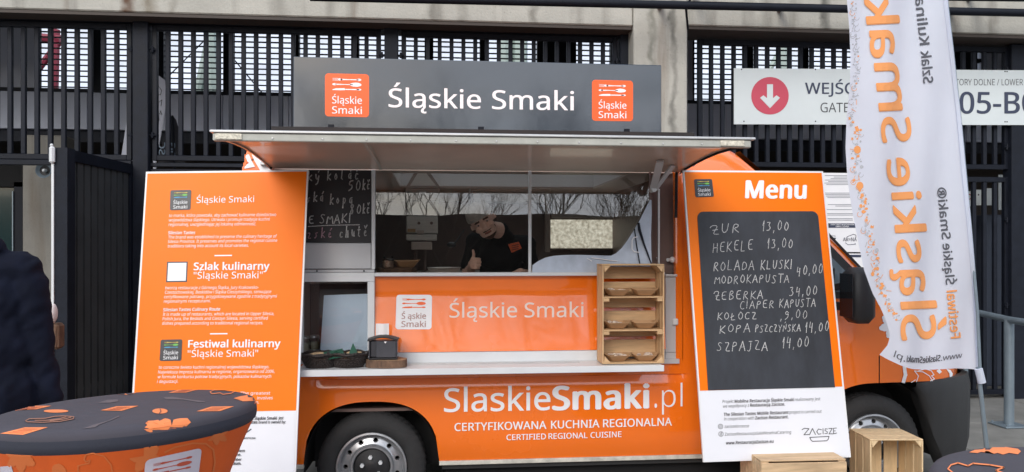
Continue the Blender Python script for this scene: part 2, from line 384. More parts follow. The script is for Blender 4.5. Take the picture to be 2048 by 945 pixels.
# hand-drawn capitals for the chalk writing: strokes in a 0..1 box, y up
G = {
 'A': [[(0, 0), (.45, 1), (.9, 0)], [(.2, .38), (.75, .4)]], 'B': [[(.1, 0), (.12, 1), (.6, .95), (.7, .75), (.15, .55), (.75, .4), (.7, .08), (.1, 0)]],
 'C': [[(.8, .85), (.45, 1), (.1, .6), (.15, .2), (.5, 0), (.8, .12)]], 'D': [[(.12, 0), (.15, 1), (.7, .8), (.85, .4), (.6, .08), (.12, 0)]],
 'E': [[(.75, .95), (.12, .98), (.1, .02), (.78, .04)], [(.12, .52), (.6, .55)]], 'H': [[(.1, 0), (.15, 1)], [(.75, 1), (.8, 0)], [(.12, .5), (.78, .55)]],
 'I': [[(.3, 0), (.33, 1)]], 'J': [[(.25, 1), (.75, 1)], [(.55, 1), (.55, .1), (.35, -.12), (.1, 0)]], 'K': [[(.1, 0), (.15, 1)], [(.8, 1), (.15, .45), (.85, 0)]],
 'L': [[(.15, 1), (.1, .02), (.7, .03)]], 'M': [[(0, 0), (.15, 1), (.5, .35), (.85, 1), (1, 0)]], 'N': [[(.08, 0), (.12, 1), (.75, .05), (.8, 1)]],
 'O': [[(.45, 1), (.12, .7), (.1, .3), (.42, 0), (.8, .25), (.82, .7), (.45, 1), (.38, .98)]], 'P': [[(.12, 0), (.15, 1), (.7, .92), (.72, .6), (.15, .48)]],
 'R': [[(.12, 0), (.15, 1), (.7, .92), (.68, .6), (.15, .5), (.8, 0)]], 'S': [[(.75, .88), (.4, 1), (.12, .78), (.6, .45), (.68, .15), (.35, 0), (.05, .1)]],
 'T': [[(0, 1), (.9, .98)], [(.45, 1), (.42, 0)]], 'U': [[(.12, 1), (.1, .3), (.35, 0), (.7, .2), (.78, 1)]], 'Y': [[(.05, 1), (.45, .5), (.85, 1)], [(.45, .5), (.35, 0)]],
 'Z': [[(.1, .95), (.8, .98), (.05, .03), (.85, .05)]], 'Ż': [[(-.1, .8), (.05, 1.05), (.85, 1), (.15, .05), (.9, .02)], [(.2, .5), (.75, .55)]],
 'Ł': [[(.2, 1), (.15, .02), (.75, .05)], [(0, .4), (.5, .62)]], 'Ń': [[(.08, 0), (.12, 1), (.75, .05), (.8, 1)], [(.4, 1.12), (.6, 1.3)]],
 '0': [[(.4, 1), (.1, .6), (.15, .15), (.45, 0), (.72, .3), (.72, .75), (.4, 1), (.34, .97)]], '1': [[(.05, .6), (.4, 1.1), (.35, 0)]],
 '3': [[(.1, .95), (.65, 1), (.3, .6), (.7, .4), (.5, .03), (.05, .05)]], '4': [[(.2, 1), (.1, .45), (.65, .5)], [(.6, .85), (.55, -.05)]],
 '5': [[(.7, 1), (.2, .95), (.12, .55), (.6, .6), (.65, .2), (.1, 0)]], '8': [[(.6, .85), (.3, 1), (.15, .75), (.65, .3), (.4, 0), (.1, .2), (.6, .75), (.6, .85)]],
 '9': [[(.65, .75), (.35, 1), (.12, .75), (.3, .5), (.65, .7), (.6, .2), (.15, -.05)]], ',': [[(.3, .08), (.15, -.2)]], '.': [[(.2, .02), (.28, 0)]], ' ': [],
 'k': [[(.1, 0), (.15, 1)], [(.6, .6), (.15, .3), (.65, 0)]], 'ý': [[(.05, .6), (.1, .15), (.4, .1), (.55, .6), (.45, -.3), (.1, -.4)], [(.4, .8), (.6, 1)]],
 'o': [[(.3, .6), (.08, .3), (.3, 0), (.55, .3), (.3, .6)]], 'l': [[(.15, 1), (.1, .1), (.3, 0)]], 'á': [[(.5, .55), (.15, .5), (.1, .1), (.4, .05), (.5, .55), (.5, .0)], [(.4, .75), (.6, 1)]],
 'č': [[(.5, .5), (.2, .6), (.08, .2), (.3, 0), (.5, .1)], [(.1, 1), (.3, .78), (.55, 1.02)]], 's': [[(.5, .55), (.15, .5), (.45, .2), (.1, 0)]],
 'z': [[(.05, .58), (.5, .6), (.05, .0), (.55, .03)]], 'é': [[(.1, .3), (.5, .35), (.3, .6), (.08, .3), (.25, 0), (.55, .08)], [(.35, .75), (.6, .98)]],
 'ě': [[(.1, .3), (.5, .35), (.3, .6), (.08, .3), (.25, 0), (.55, .08)], [(.1, 1), (.3, .75), (.6, 1.05)]], 'c': [[(.5, .5), (.2, .6), (.08, .2), (.3, 0), (.5, .1)]],
 'h': [[(.1, 0), (.12, 1)], [(.1, .4), (.4, .6), (.5, 0)]], 'u': [[(.08, .6), (.1, .08), (.4, .05), (.5, .6), (.52, 0)]], 't': [[(.25, .9), (.2, .1), (.45, 0)], [(0, .6), (.5, .62)]],
 'p': [[(.1, .6), (.08, -.35)], [(.1, .5), (.45, .6), (.5, .2), (.1, .05)]], 'a': [[(.5, .55), (.15, .5), (.1, .1), (.4, .05), (.5, .55), (.52, .0)]],
}
def chalk(mb, plane, text, L, R, cap, wd=2.0, slant=.06, up=(0, -1), push=.003):
    L = Vector(L); R = Vector(R); n = len(text); D = (R-L); rnd = random.Random(text)
    adv = [(.55 if ch in ' ,.I1' else .62 if ch.islower() else 1.0) for ch in text]; tot = sum(adv); x = 0
    for ch, a in zip(text, adv):
        jx = rnd.uniform(-.03, .03); jy = rnd.uniform(-.07, .07); sc = rnd.uniform(.9, 1.08); cw = .86 if not ch.islower() else 1.35
        for st in G.get(ch, []):
            pts = []
            # smooth the stroke a little
            for i in range(len(st)-1):
                for k in range(3):
                    t = k/3; pts.append((st[i][0]*(1-t)+st[i+1][0]*t, st[i][1]*(1-t)+st[i+1][1]*t))
            pts.append(st[-1])
            if len(st) > 3:
                q = pts[:]
                for _ in range(2): q = [q[0]]+[((q[i-1][0]+2*q[i][0]+q[i+1][0])/4, (q[i-1][1]+2*q[i][1]+q[i+1][1])/4) for i in range(1, len(q)-1)]+[q[-1]]
                pts = q
            px = []
            for (u, v) in pts:
                u2 = (x+a*(.08+cw*.98*u*(1 if cw < 1 else .62)+jx))/tot; hh = v*sc+jy
                q = L+D*u2+Vector(up)*cap*hh+D.normalized()*cap*slant*hh; px.append(q)
            w = wd*rnd.uniform(.8, 1.15)
            for piece in stroke2d(px, w): mb.poly([plane(p.x, p.y, push) for p in piece])
        x += a
def leaf2d(cx, cy, r, rot=0, lobes=5):
    "lobed leaf outline"
    pts = []
    n = lobes*8
    for k in range(n+1):
        a = -2.35+4.7*k/n; ph = (k/8) % 1
        rr = r*(.62+.38*abs(cos(pi*ph)))*(1.0-.18*abs(a)/2.35)
        if k % 4 == 2: rr *= .93
        pts.append((cx+rr*sin(a+rot), cy-rr*cos(a+rot)))
    pts.append((cx-r*.1*sin(rot), cy+r*.1*cos(rot)))
    return pts

# ================================================================== SETTING
def hump(x, y): return .05*math.exp(-((x-3.1)**2/1.6+(y-.2)**2/3))
m_asph = M('asphalt', (.19, .185, .17), .9, var=.3, vs=3.5, bump=.7, bs=190, det=9)
m_pave = M('paved_concrete', (.20, .195, .18), .88, var=.25, vs=2.5, bump=.6, bs=160, det=9)
def build_ground():
    b = MB(); xs = [-300, -60, -20, -8]+[-6+.5*i for i in range(37)]+[16, 30, 80, 300]; ys = [-300, -80, -30, -12]+[-8+.5*i for i in range(29)]+[9, 20, 60, 300]
    b.grid([[Vector((x, y, hump(x, y) if abs(x) < 8 and abs(y) < 7 else 0)) for y in ys] for x in xs])
    struct(b.build('ground', m_asph, smooth=60))
    # concrete apron slabs in front of the fence, right of the van
    k = 0
    for i in range(-1, 3):
        for j in range(3):
            x0 = 4.6+i*2.0; y0 = -.9+j*1.6
            q = MB().box((x0+.006, y0+.006, -.04), (x0+1.994, y0+1.594, .012+.002*((i+j) % 2)), .004)
            if x0 > 3.9: struct(q.build('paving_slab', m_pave)); k += 1
build_ground()

# ---- stadium building behind
BF = 3.2                                            # face of beam and pillar
bld = thing('stadium_building', 'concrete and grey clad stadium building with louvred openings behind the orange van', 'building', (0, 5, 0))
MB().box((-9, BF, 4.165), (2.10, BF+.5, 5.6), .012).build('concrete_beam', m_conc, bld)
MB().box((2.70, BF, 4.19), (12, BF+.5, 5.6), .012).build('concrete_beam', m_conc, bld)
MB().box((2.104, BF-.03, 0), (2.696, BF+.62, 5.6), .015).build('pillar', m_conc, bld)
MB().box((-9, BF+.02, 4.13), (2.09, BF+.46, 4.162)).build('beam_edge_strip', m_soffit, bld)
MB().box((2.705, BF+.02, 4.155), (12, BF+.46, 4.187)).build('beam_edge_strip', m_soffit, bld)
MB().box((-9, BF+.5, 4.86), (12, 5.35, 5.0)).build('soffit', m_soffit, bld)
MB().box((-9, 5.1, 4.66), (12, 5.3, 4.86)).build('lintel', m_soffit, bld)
WY = 5.2
def wx(px): return P(px, 130, WY).x
wins = [(78, 192), (203, 268), (328, 452), (466, 588), (597, 706), (716, 852), (864, 962), (974, 1076), (1148, 1222), (1383, 1488), (1500, 1600), (1610, 1722)]
zb, zt = 3.755, 4.66
prev = -9.0; slat = None
for i, (a, c) in enumerate(wins):
    xa, xc = wx(a), wx(c)
    MB().box((prev, WY-.06, zb), (xa, WY+.06, zt), .006).build('mullion_panel', m_panel if xa-prev > .5 else m_steel2, bld)
    f = MB()
    for q in ((xa, zb, xa+.018, zt), (xc-.018, zb, xc, zt), (xa, zt-.02, xc, zt)): f.box((q[0], WY-.07, q[1]), (q[2], WY+.03, q[3]))
    f.build('window_frame', m_steel, bld)
    for k in range(13):
        z = zb+.035+k*.069+random.uniform(-.003, .003)
        MB().box((xa+.018, WY-.02, z-.007), (xc-.018, WY+.040, z+.007), rot=Matrix.Rotation(radians(8), 3, 'X')).build('louvre_slat', m_steel2, bld)
    prev = xc
MB().box((prev, WY-.06, zb), (wx(1937), WY+.06, zt)).build('mullion_panel', m_steel2, bld)
for k in range(6): MB().box((wx(1937), WY-.03, zb+k*.155), (wx(1960), WY+.03, zb+.05+k*.155)).build('louvre_slat', m_steel2, bld)
MB().box((wx(1944), WY-.05, zb), (wx(1950), WY+.05, zt)).build('mullion_panel', m_steel2, bld)
MB().box((wx(1960), WY-.06, zb), (12, WY+.06, zt)).build('mullion_panel', m_panel, bld)
MB().box((-9, WY-.1, zb-.04), (12, WY+.08, zb-.002)).build('sill', m_steel, bld)
# cladding panels below the openings
edges = [-9, -6.6]+[P(x, 240, WY).x for x in (55, 181, 318, 449, 580, 712, 850, 985, 1118, 1250, 1400, 1530, 1660, 1790, 1925)]+[9, 12]
for a, c in zip(edges, edges[1:]): MB().box((a+.004, WY-.085, 3.25), (c-.004, WY+.05, zb-.045), .004).build('cladding_panel', m_panel, bld)
MB().box((-9, WY-.02, 3.10), (12, WY+.06, 3.248)).build('cladding_base', m_steel2, bld)
# left: solid panel with the seam at its foot and the sloping shadow gap; dark recess below
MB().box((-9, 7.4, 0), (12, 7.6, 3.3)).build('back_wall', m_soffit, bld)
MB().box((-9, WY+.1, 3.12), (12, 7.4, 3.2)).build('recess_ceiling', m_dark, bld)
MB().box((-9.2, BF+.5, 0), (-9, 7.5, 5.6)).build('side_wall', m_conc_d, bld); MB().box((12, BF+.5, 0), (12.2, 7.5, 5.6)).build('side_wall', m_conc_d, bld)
x0, x1 = P(44, 400, 4.6).x, P(128, 400, 4.6).x
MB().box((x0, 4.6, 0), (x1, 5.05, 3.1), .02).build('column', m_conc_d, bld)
dr = MB().box((P(-60, 400, 5.6).x, 5.6, 0), (P(30, 400, 5.6).x, 5.66, 2.55)).build('glass_door', M('green_black_glass', (.012, .032, .034), .15, coat=.4), bld)
MB().box((P(26, 400, 5.5).x, 5.52, 0), (P(44, 400, 5.5).x, 5.68, 2.62)).build('door_frame', m_steel, bld)
MB().box((P(-60, 400, 5.5).x, 5.52, 2.56), (P(44, 400, 5.5).x, 5.68, 2.95)).build('door_frame', m_dark, bld)
MB().box((P(24, 400, 5.5).x, 5.5, 1.35), (P(26, 400, 5.5).x, 5.52, 2.5)).build('door_edge', m_rgal, bld)
# structural steel beyond the openings
st = M('red_steel', (.22, .02, .045), .5); pg = M('pale_green_steel', (.36, .44, .41), .5)
def strut(pts, r, m, name='stand_strut'): MB().tube([P(*p) for p in pts], r, 8).build(name, m, bld)
strut([(76, 140, 7.2), (118, 85, 7.2)], .05, st); strut([(112, 60, 7.2), (108, 205, 7.2)], .06, st); strut([(80, 76, 7.2), (122, 80, 7.2)], .07, st)
strut([(392, 205, 7.2), (420, 75, 7.2)], .07, pg); strut([(420, 60, 7.2), (428, 205, 7.2)], .10, pg); strut([(1008, 60, 7.2), (1014, 205, 7.2)], .12, pg); strut([(1040, 60, 7.2), (1040, 205, 7.2)], .12, pg)
strut([(1560, 60, 7.2), (1575, 205, 7.2)], .10, pg); strut([(1500, 205, 7.2), (1568, 90, 7.2)], .05, pg)
strut([(700, 60, 7.2), (740, 205, 7.2)], .012, m_steel2, 'tension_cable'); strut([(460, 110, 7.2), (540, 205, 7.2)], .010, m_steel2, 'tension_cable')
strut([(985, 170, 7.2), (1050, 70, 7.2)], .010, m_steel2, 'tension_cable'); strut([(330, 160, 7.2), (420, 70, 7.2)], .010, m_steel2, 'tension_cable')
# far stand: pale stepped rows seen through the louvres
fs = thing('far_stand', 'pale stepped seating stand seen far behind the louvres', 'stand', (0, 40, 0))
m_st = M('pale_stand', (.60, .65, .74), .8, var=.12, vs=.3)
for k in range(9): MB().box((-40, 40+k*1.1, 0), (60, 41.1+k*1.1, 7.5+k*1.2)).build('step', m_st, fs)
MB().box((-40, 46, 26), (60, 60, 26.6)).build('stand_roof', M('white_roof_sheet', (.6, .6, .62), .6), fs)
# steel pipes running across the beam
for a, c, r, nm, lb in (((620, -6, 2.7), (2300, 32, 2.7), .042, 'steel_pipe', 'long black steel pipe crossing in front of the concrete beam, the lower one'),
                        ((1380, -13, 2.7), (2300, -3, 2.7), .05, 'steel_pipe', 'black steel pipe at the very top right above the long lower pipe')):
    p = thing(nm, lb, 'pipe', P(a[0], a[1], a[2]), 'black pipes along the beam')
    MB().tube([P(*a), P(*c)], r, 12).build('pipe_run', m_steel, p, smooth=40)
    for x in ((1345, 1600, 1960) if r < .045 else (1420, 2000)):
        yy = a[1]+(c[1]-a[1])*(x-a[0])/(c[0]-a[0]); q = P(x, yy, 2.7)
        MB().beam(q, (q.x, BF, q.z+.14), .05, .05).build('bracket', m_steel, p)
# electrical wiring hint and drain streak bracket on the pillar
MB().tube([P(1376, 60, 3.15), P(1372, 20, 3.0), P(1380, 0, 2.75)], .012, 6).build('hanging_bracket', m_steel, bld)

# ---- fence
FY = 3.5
def fence_section(label, pa, pc, z0, z1, bars, parent=None, lower=False):
    xa, xc = P(pa, 200, FY).x, P(pc, 200, FY).x
    t = thing('fence_section', label, 'fence', ((xa+xc)/2, FY, z0), 'dark steel bar fence sections')
    W = .05
    MB().box((xa, FY-.03, z0), (xa+W, FY+.03, z1), .004).build('frame_post', m_steel, t); MB().box((xc-W, FY-.03, z0), (xc, FY+.03, z1), .004).build('frame_post', m_steel, t)
    MB().box((xa+W, FY-.03, z0), (xc-W, FY+.03, z0+.055), .004).build('rail', m_steel, t); MB().box((xa+W, FY-.03, z1-.06), (xc-W, FY+.03, z1), .004).build('rail', m_steel, t)
    n = max(1, round((xc-xa-W)/bars)); me = None
    for k in range(1, n):
        x = xa+W/2+(xc-xa-W)*k/n
        if me is None:
            me = MB().box((-.022, -.022, 0), (.022, .022, z1-z0-.115), .004).build('bar', m_steel2, None); me.parent = t; o = me
        else: o = me.copy(); link(o)
        o.parent = t; o.location = Vector((x, FY, z0+.055))-ORG[t.name]
        o['turn'] = 0
    return t
for lb, a, c in (('upper bar fence at far left, above the open gate', -120, 265), ('upper bar fence left of the dark roof sign', 306, 762),
                 ('upper bar fence directly behind the dark roof sign', 803, 1233), ('upper bar fence behind the white gate sign, right of the pillar', 1395, 2014)):
    fence_section(lb, a, c, 2.69, 4.12, .1305)
fence_section('lower bar fence behind the van nose and feather flag', 1395, 2014, .06, 2.6, .1305)
fence_section('upper bar fence cut off by the right picture edge', 2056, 2600, 2.69, 4.12, .1305)
fence_section('lower bar fence cut off by the right picture edge', 2056, 2600, .06, 2.6, .1305)
def fpost(label, a, c, hp):
    xa, xc = P(a, 300, FY-.06).x, P(c, 300, FY-.06).x; xm = (xa+xc)/2
    t = thing('fence_post', label, 'post', (xm, FY, 0), 'dark square fence posts')
    MB().box((xa, FY-.09, 0), (xc, FY+.06, 4.14), .006).build('post_shaft', m_steel2, t)
    for z in (2.95, 3.85, 1.1, 2.1):
        for s in hp:
            x = xa if s < 0 else xc
            MB().tube([(x+s*.03, FY-.05, z-.03), (x+s*.03, FY-.05, z+.03)], .014, 8).tube([(x, FY-.05, z), (x+s*.06, FY-.05, z)], .009, 6).build('hinge', m_steel, t)
fpost('square black post between the open gate and the orange board', 267, 298, (-1, 1)); fpost('square black post showing above the left end of the roof sign', 769, 796, (-1, 1))
fpost('square black post touching the left side of the concrete pillar', 1240, 1264, (-1,)); fpost('square black post at the right picture edge', 2020, 2052, (-1, 1))
hd = thing('top_beam', 'dark steel header beam running under the left concrete beam', 'beam', (-3, FY, 4.13))
MB().box((-6.5, FY-.05, 4.122), (2.09, FY+.05, 4.165)).build('header', m_steel, hd)
mr = thing('middle_rail', 'dark double rail under the left upper fence bars', 'rail', (-3, FY, 2.5))
MB().box((-6.5, FY-.035, 2.63), (P(265, 330, FY).x, FY+.035, 2.685), .004).build('rail_beam', m_steel, mr)
MB().box((P(300, 330, FY).x, FY-.035, 2.44), (P(1236, 330, FY).x, FY+.035, 2.60), .004).build('rail_beam', m_steel, mr)
MB().box((P(300, 330, FY).x, FY-.03, 2.625), (P(1236, 330, FY).x, FY+.03, 2.665), .004).build('rail_beam', m_steel2, mr)

# ---- open gate leaf, swung towards the camera
gA = P(262, 330, FY-.05); gA.z = 0; d2 = ray(120, 400); tt = 6.75; gB = CAM+d2*tt; gB.z = 0
gd = (gB-gA).normalized(); gn = Vector((-gd.y, gd.x, 0)); gL = (gB-gA).length; ZT = 2.64
gate = thing('gate_leaf', 'open black barred gate leaf swung out beside the left board', 'gate', gA)
def gbox(a0, a1, z0, z1, th=.03, off=0):
    c = [gA+gd*a0-gn*th+gn*off, gA+gd*a1-gn*th+gn*off, gA+gd*a1+gn*th+gn*off, gA+gd*a0+gn*th+gn*off]
    return MB().slab([Vector((p.x, p.y, z0)) for p in c], (0, 0, z1-z0))
gbox(gL-.13, gL, .05, ZT, .062).build('gate_post', m_steel2, gate)
gbox(0, .07, .05, ZT, .03).build('gate_post', m_steel, gate)
gbox(.07, gL-.13, ZT-.10, ZT, .03).build('gate_rail', m_steel, gate); gbox(.07, gL-.13, .05, .13, .03).build('gate_rail', m_steel, gate)
nb = 9; m_gslat = M('gate_slat_paint', (.040, .044, .047), .5, var=.25, vs=4, bump=.15, bs=60)
for k in range(nb):
    a = .07+(gL-.2)*(k+.5)/nb; gbox(a-.048, a+.048, .13, ZT-.10, .010).build('bar', m_gslat, gate)
gbox(.07, gL-.13, .50, 1.80, .003, -.020).build('added_dark_sheet', m_dark, gate)  # black sheet added behind the bars to make the lower leaf dark
gbox(.07, gL-.13, 1.80, ZT-.1, .004, -.036).build('added_sheet', m_dark, gate)
gbox(.07, gL-.13, .13, .5, .004, -.036).build('added_sheet', m_dark, gate)
e = gbox(gL+.001, gL+.012, .05, ZT-.14, .010, -.058); e.build('edge_strip', m_whmetal, gate)
q = gB+gd*.02-gn*.06; MB().box((q.x-.02, q.y-.02, ZT-.14), (q.x+.025, q.y+.025, ZT+.01), .015).build('latch_cover', m_whmetal, gate); MB().ball((q.x, q.y, ZT+.018), .014).build('latch_knob', m_whmetal, gate)

# ---- horn loudspeaker on the column
hc = P(87, 341, 4.3)
hs = thing('horn_loudspeaker', 'small round grey horn loudspeaker on the shaded column', 'loudspeaker', hc)
R90 = Matrix.Translation(hc)@Matrix.Rotation(radians(90), 4, 'X')
MB().lathe([(.020, -.14), (.03, -.09), (.05, -.04), (.082, 0), (.088, .004), (.088, -.004), (.08, -.01)], 24, R90).build('horn', m_rgal, hs, smooth=50)
MB().lathe([(0, .01), (.014, .008), (.02, -.01), (.02, -.05)], 16, R90).build('driver_cone', m_whmetal, hs, smooth=50)
MB().lathe([(0, -.07), (.076, -.018)], 24, R90).build('horn_throat', m_black, hs, smooth=50)
MB().beam((hc.x, hc.y+.1, hc.z), (hc.x, 4.6, hc.z), .04, .04).build('bracket', m_steel, hs)

# ---- gate sign
def board_thing(name, label, cat, plane, c, mat, th=.02, group=None):
    pts = [plane(*p) for p in c]; t = thing(name, label, cat, (pts[3]+pts[2])/2, group)
    MB().slab(pts, -plane.n*th).build('board', mat, t); return t
gp = YP(3.40)
gs = board_thing('gate_sign', 'long white sign with a red arrow disc fixed across the fence bars', 'sign', gp, [(1468, 137), (2200, 142), (2200, 251), (1468, 249)], m_signw, .012)
b = MB(); b.poly([gp(x, y, .003) for x, y in ell(1540, 192, 37.5, 37.5, 40)]); b.build('arrow_disc', m_red, gs)
b = MB()
b.poly([gp(x, y, .006) for x, y in ((1534, 169), (1546, 169), (1546, 194), (1534, 194))])
b.poly([gp(x, y, .006) for x, y in ((1520, 196), (1527, 191), (1540, 202), (1553, 191), (1560, 196), (1540, 217))]); b.poly([gp(x, y, .0062) for x, y in ((1534, 193), (1546, 193), (1546, 203), (1540, 206), (1534, 203))])
b.build('arrow', m_signw, gs)
b = MB(); ptext(b, gp, 'WEJŚCIE', (1610, 188), 1738, 22, bold=.014); b.build('lettering', m_navy, gs); b = MB(); ptext(b, gp, '05-B0', (1919, 227), 2074, 42, bold=.020); b.build('lettering', m_navy, gs)
b = MB(); ptext(b, gp, 'GATE', (1641, 225), 1698, 19); ptext(b, gp, 'TORY DOLNE / LOWER', (1911, 171), 2046, 12.5, bold=-.004); b.build('fine_lettering', m_ink, gs)
for x, y in ((1483, 139), (1631, 139), (1488, 243), (1631, 243), (2010, 143.5), (2014, 143.5), (2010, 244), (2014, 244), (2010, 143)):
    q = gp(x, y); MB().ball(q, .008, 6, 4).build('screw', m_steel, gs)

# ---- notice boards on the fence behind the menu board, papers behind the bars
ip = YP(3.38)
nb1 = board_thing('notice_board', 'white printed regulations sheet between the menu board and the feather flag', 'notice', ip, [(1640, 346), (1760, 347), (1760, 505), (1640, 504)], m_white)
b = MB()
rnd = random.Random(3)
for y in list(range(351, 372, 3))+list(range(386, 398, 3))+[409, 412, 419]+[427, 430]+[437, 440]:
    a = 1650+rnd.uniform(-3, 8); c = 1718-rnd.uniform(0, 14)
    if rnd.random() < .3: a += 14; c -= 12
    b.poly([ip(a, y, .003), ip(c, y, .003), ip(c, y+1.1, .003), ip(a, y+1.1, .003)])
b.build('printed_lines', M('print_grey', (.25, .26, .3), .6), nb1)
b = MB(); b.poly([ip(*p, .003) for p in ((1656, 447), (1725, 447), (1725, 456), (1656, 456))]); b.build('dark_band', m_navy, nb1)
b = MB(); ptext(b, ip, 'OBIEKT OBJĘTY MONITORINGIEM', (1661, 450.7), 1708, 2.6, bold=.01, push=.005); ptext(b, ip, 'OBRAZ I DŹWIĘK', (1671, 454.7), 1698, 2.6, bold=.01, push=.005); b.build('band_lettering', m_white, nb1)
b = MB(); ptext(b, ip, 'AR=NA', (1686, 483), 1713.5, 7.5, bold=.012)
for pl in (((1694, 474), (1707, 469), (1712, 471), (1712, 476)), ((1710, 487), (1711, 489), (1696, 490), (1691, 486))):
    for s_ in stroke2d(pl, 1.0): b.poly([ip(p.x, p.y, .003) for p in s_])
ptext(b, ip, 'STAL', (1661, 474), 1672, 3.5); b.poly([ip(*p, .003) for p in ((1662, 476), (1672, 476), (1668, 490), (1663, 488))]); b.build('emblem', m_navy, nb1)
nb2 = board_thing('notice_board', 'lower white notice with a dark blue heading behind the door mirror', 'notice', ip, [(1640, 507), (1760, 508), (1760, 640), (1640, 640)], m_white)
b = MB(); b.poly([ip(*p, .003) for p in ((1640, 510), (1722, 510), (1722, 515), (1640, 515))]); b.build('dark_band', m_navy, nb2)
bp = YP(4.0)
for (a, y0, c, y1, lb) in ((1928, 383, 1947, 413, 'small white notice with a red ring behind the right fence bars'), (1951, 380, 1967, 411, 'small white notice with a dark dot behind the right fence bars'),
                           (1973, 377, 1992, 411, 'blank white notice between the right fence bars'), (1997, 350, 2013, 420, 'tall white notice marked K behind the right fence bars')):
    n_ = board_thing('paper_notice', lb, 'notice', bp, [(a, y0), (c, y0), (c, y1), (a, y1)], m_signw, .006, 'notices behind the right fence')
    b = MB()
    if 'ring' in lb:
        for s_ in stroke2d(ell(1938, 394, 4.5, 5, 14)+[(1942.5, 394)], 1.8): b.poly([bp(p.x, p.y, .003) for p in s_])
        b.build('ring', m_red, n_)
    elif 'dot' in lb: b.poly([bp(x, y, .003) for x, y in ell(1957, 390, 1.6, 1.8, 10)]); b.build('dot', m_ink, n_)
    elif 'marked' in lb: ptext(b, bp, 'KI', (2004, 404), 2012, 6, bold=.02); ptext(b, bp, '1', (2005, 413), 2007, 5, bold=.02); b.build('lettering', m_ink, n_)
# grey sheet metal lockers behind the right lower bars
lk = thing('metal_cabinet', 'blue grey metal cabinet standing in the dark behind the right fence bars', 'cabinet', (P(1985, 600, 4.3).x, 4.3, 0))
MB().box((P(1972, 600, 4.3).x, 4.3, 0), (P(2014, 600, 4.3).x, 4.9, 2.2), .01).build('body', M('blue_grey_metal', (.07, .085, .12), .4), lk)

# ---- handrail
hr = thing('handrail', 'grey galvanised handrail standing on the paving at the right edge', 'railing', P(2018, 855, 2.0))
D = 7.64; b0 = CAM+ray(2018, 855)*D; b0.z = 0
ht = CAM+ray(2018, 640)*D
va = CAM+ray(1930, 620)*(D+1.0); vb = CAM+ray(2160, 662)*(D-1.2)
MB().tube([va, ht, vb], .033, 14).build('top_rail', m_rgal, hr, smooth=50)
MB().tube([(ht.x, ht.y, 0), (ht.x, ht.y, ht.z)], .045, 16).build('upright', m_rgal, hr, smooth=50)
MB().box((ht.x-.13, ht.y-.13, .016), (ht.x+.13, ht.y+.13, .032), .004).build('base_plate', m_rgal, hr)
for sx in (-1, 1):
    for sy in (-1, 1): MB().tube([(ht.x+sx*.1, ht.y+sy*.1, .03), (ht.x+sx*.1, ht.y+sy*.1, .05)], .012, 6).build('bolt', m_rgal, hr)
MB().tube([(va.x, va.y, 0), tuple(va)], .033, 12).build('upright', m_rgal, hr, smooth=50)

# ---- beach flags behind the left fence
def beach(label, out, Y, mat, deco, cat='flag'):
    pl = YP(Y); pts = [pl(*p) for p in out]; base = Vector((pts[0].x, Y, 0))
    t = thing('beach_flag', label, cat, base, 'beach flags behind the left fence')
    MB().slab(pts, (0, .006, 0)).build('cloth', mat, t)
    deco(t, pl); return t
def deco1(t, pl):
    b = MB()
    for pts in (((315, 170), (323, 181), (321, 190), (313, 190)), ((318, 205), (324, 200), (322, 212)), ((315, 232), (317, 228), (318, 240), (312, 254)), ((322, 222), (319, 228), (324, 229), (320, 222)), ((302, 300), (300, 320), (297, 330), (299, 338))):
        for s_ in stroke2d(pts, 1.1): b.poly([pl(p.x, p.y, .004) for p in s_])
    b.build('line_drawings', m_ink, t)
    q = pl(297, 330); MB().tube([(q.x, q.y, 0), pl(297, 160)], .012, 8).build('pole', m_steel, t)
beach('pale feather flag with thin line drawings right of the black post', [(294, 420), (294, 160), (304, 152), (318, 152), (329, 160), (333, 172), (331, 215), (322, 270), (313, 318), (309, 420)], 4.0, M('pale_flag', (.50, .52, .60), .8, var=.06), deco1)
def deco2(t, pl):
    q = pl(243, 330); MB().tube([(q.x, q.y, 0), pl(262, 230)], .012, 8).build('pole', m_steel, t)
beach('narrow pale flag seen just left of the black post', [(240, 330), (252, 250), (262, 205), (268, 190), (270, 330)], 4.1, M('pale_flag_b', (.50, .52, .60), .8, var=.06), deco2)
def deco3(t, pl):
    b = MB(); ptext(b, pl, 'SC', (318, 310), (318, 285), 12, up=(1, 0), bold=.03); ptext(b, pl, 'OG', (338, 318), (338, 286), 12, up=(1, 0), bold=.03); b.build('lettering', M('print_pale_blue', (.25, .33, .42), .7), t)
    q = pl(366, 330); MB().tube([(q.x, q.y, 0), pl(345, 232)], .012, 8).build('pole', m_steel, t)
beach('charcoal feather flag with pale blue letters behind the left fence', [(316, 330), (326, 280), (338, 240), (344, 230), (352, 240), (362, 275), (370, 330)], 4.25, M('charcoal_flag', (.03, .03, .036), .85, var=.3, vs=6, bump=.5, bs=12), deco3)

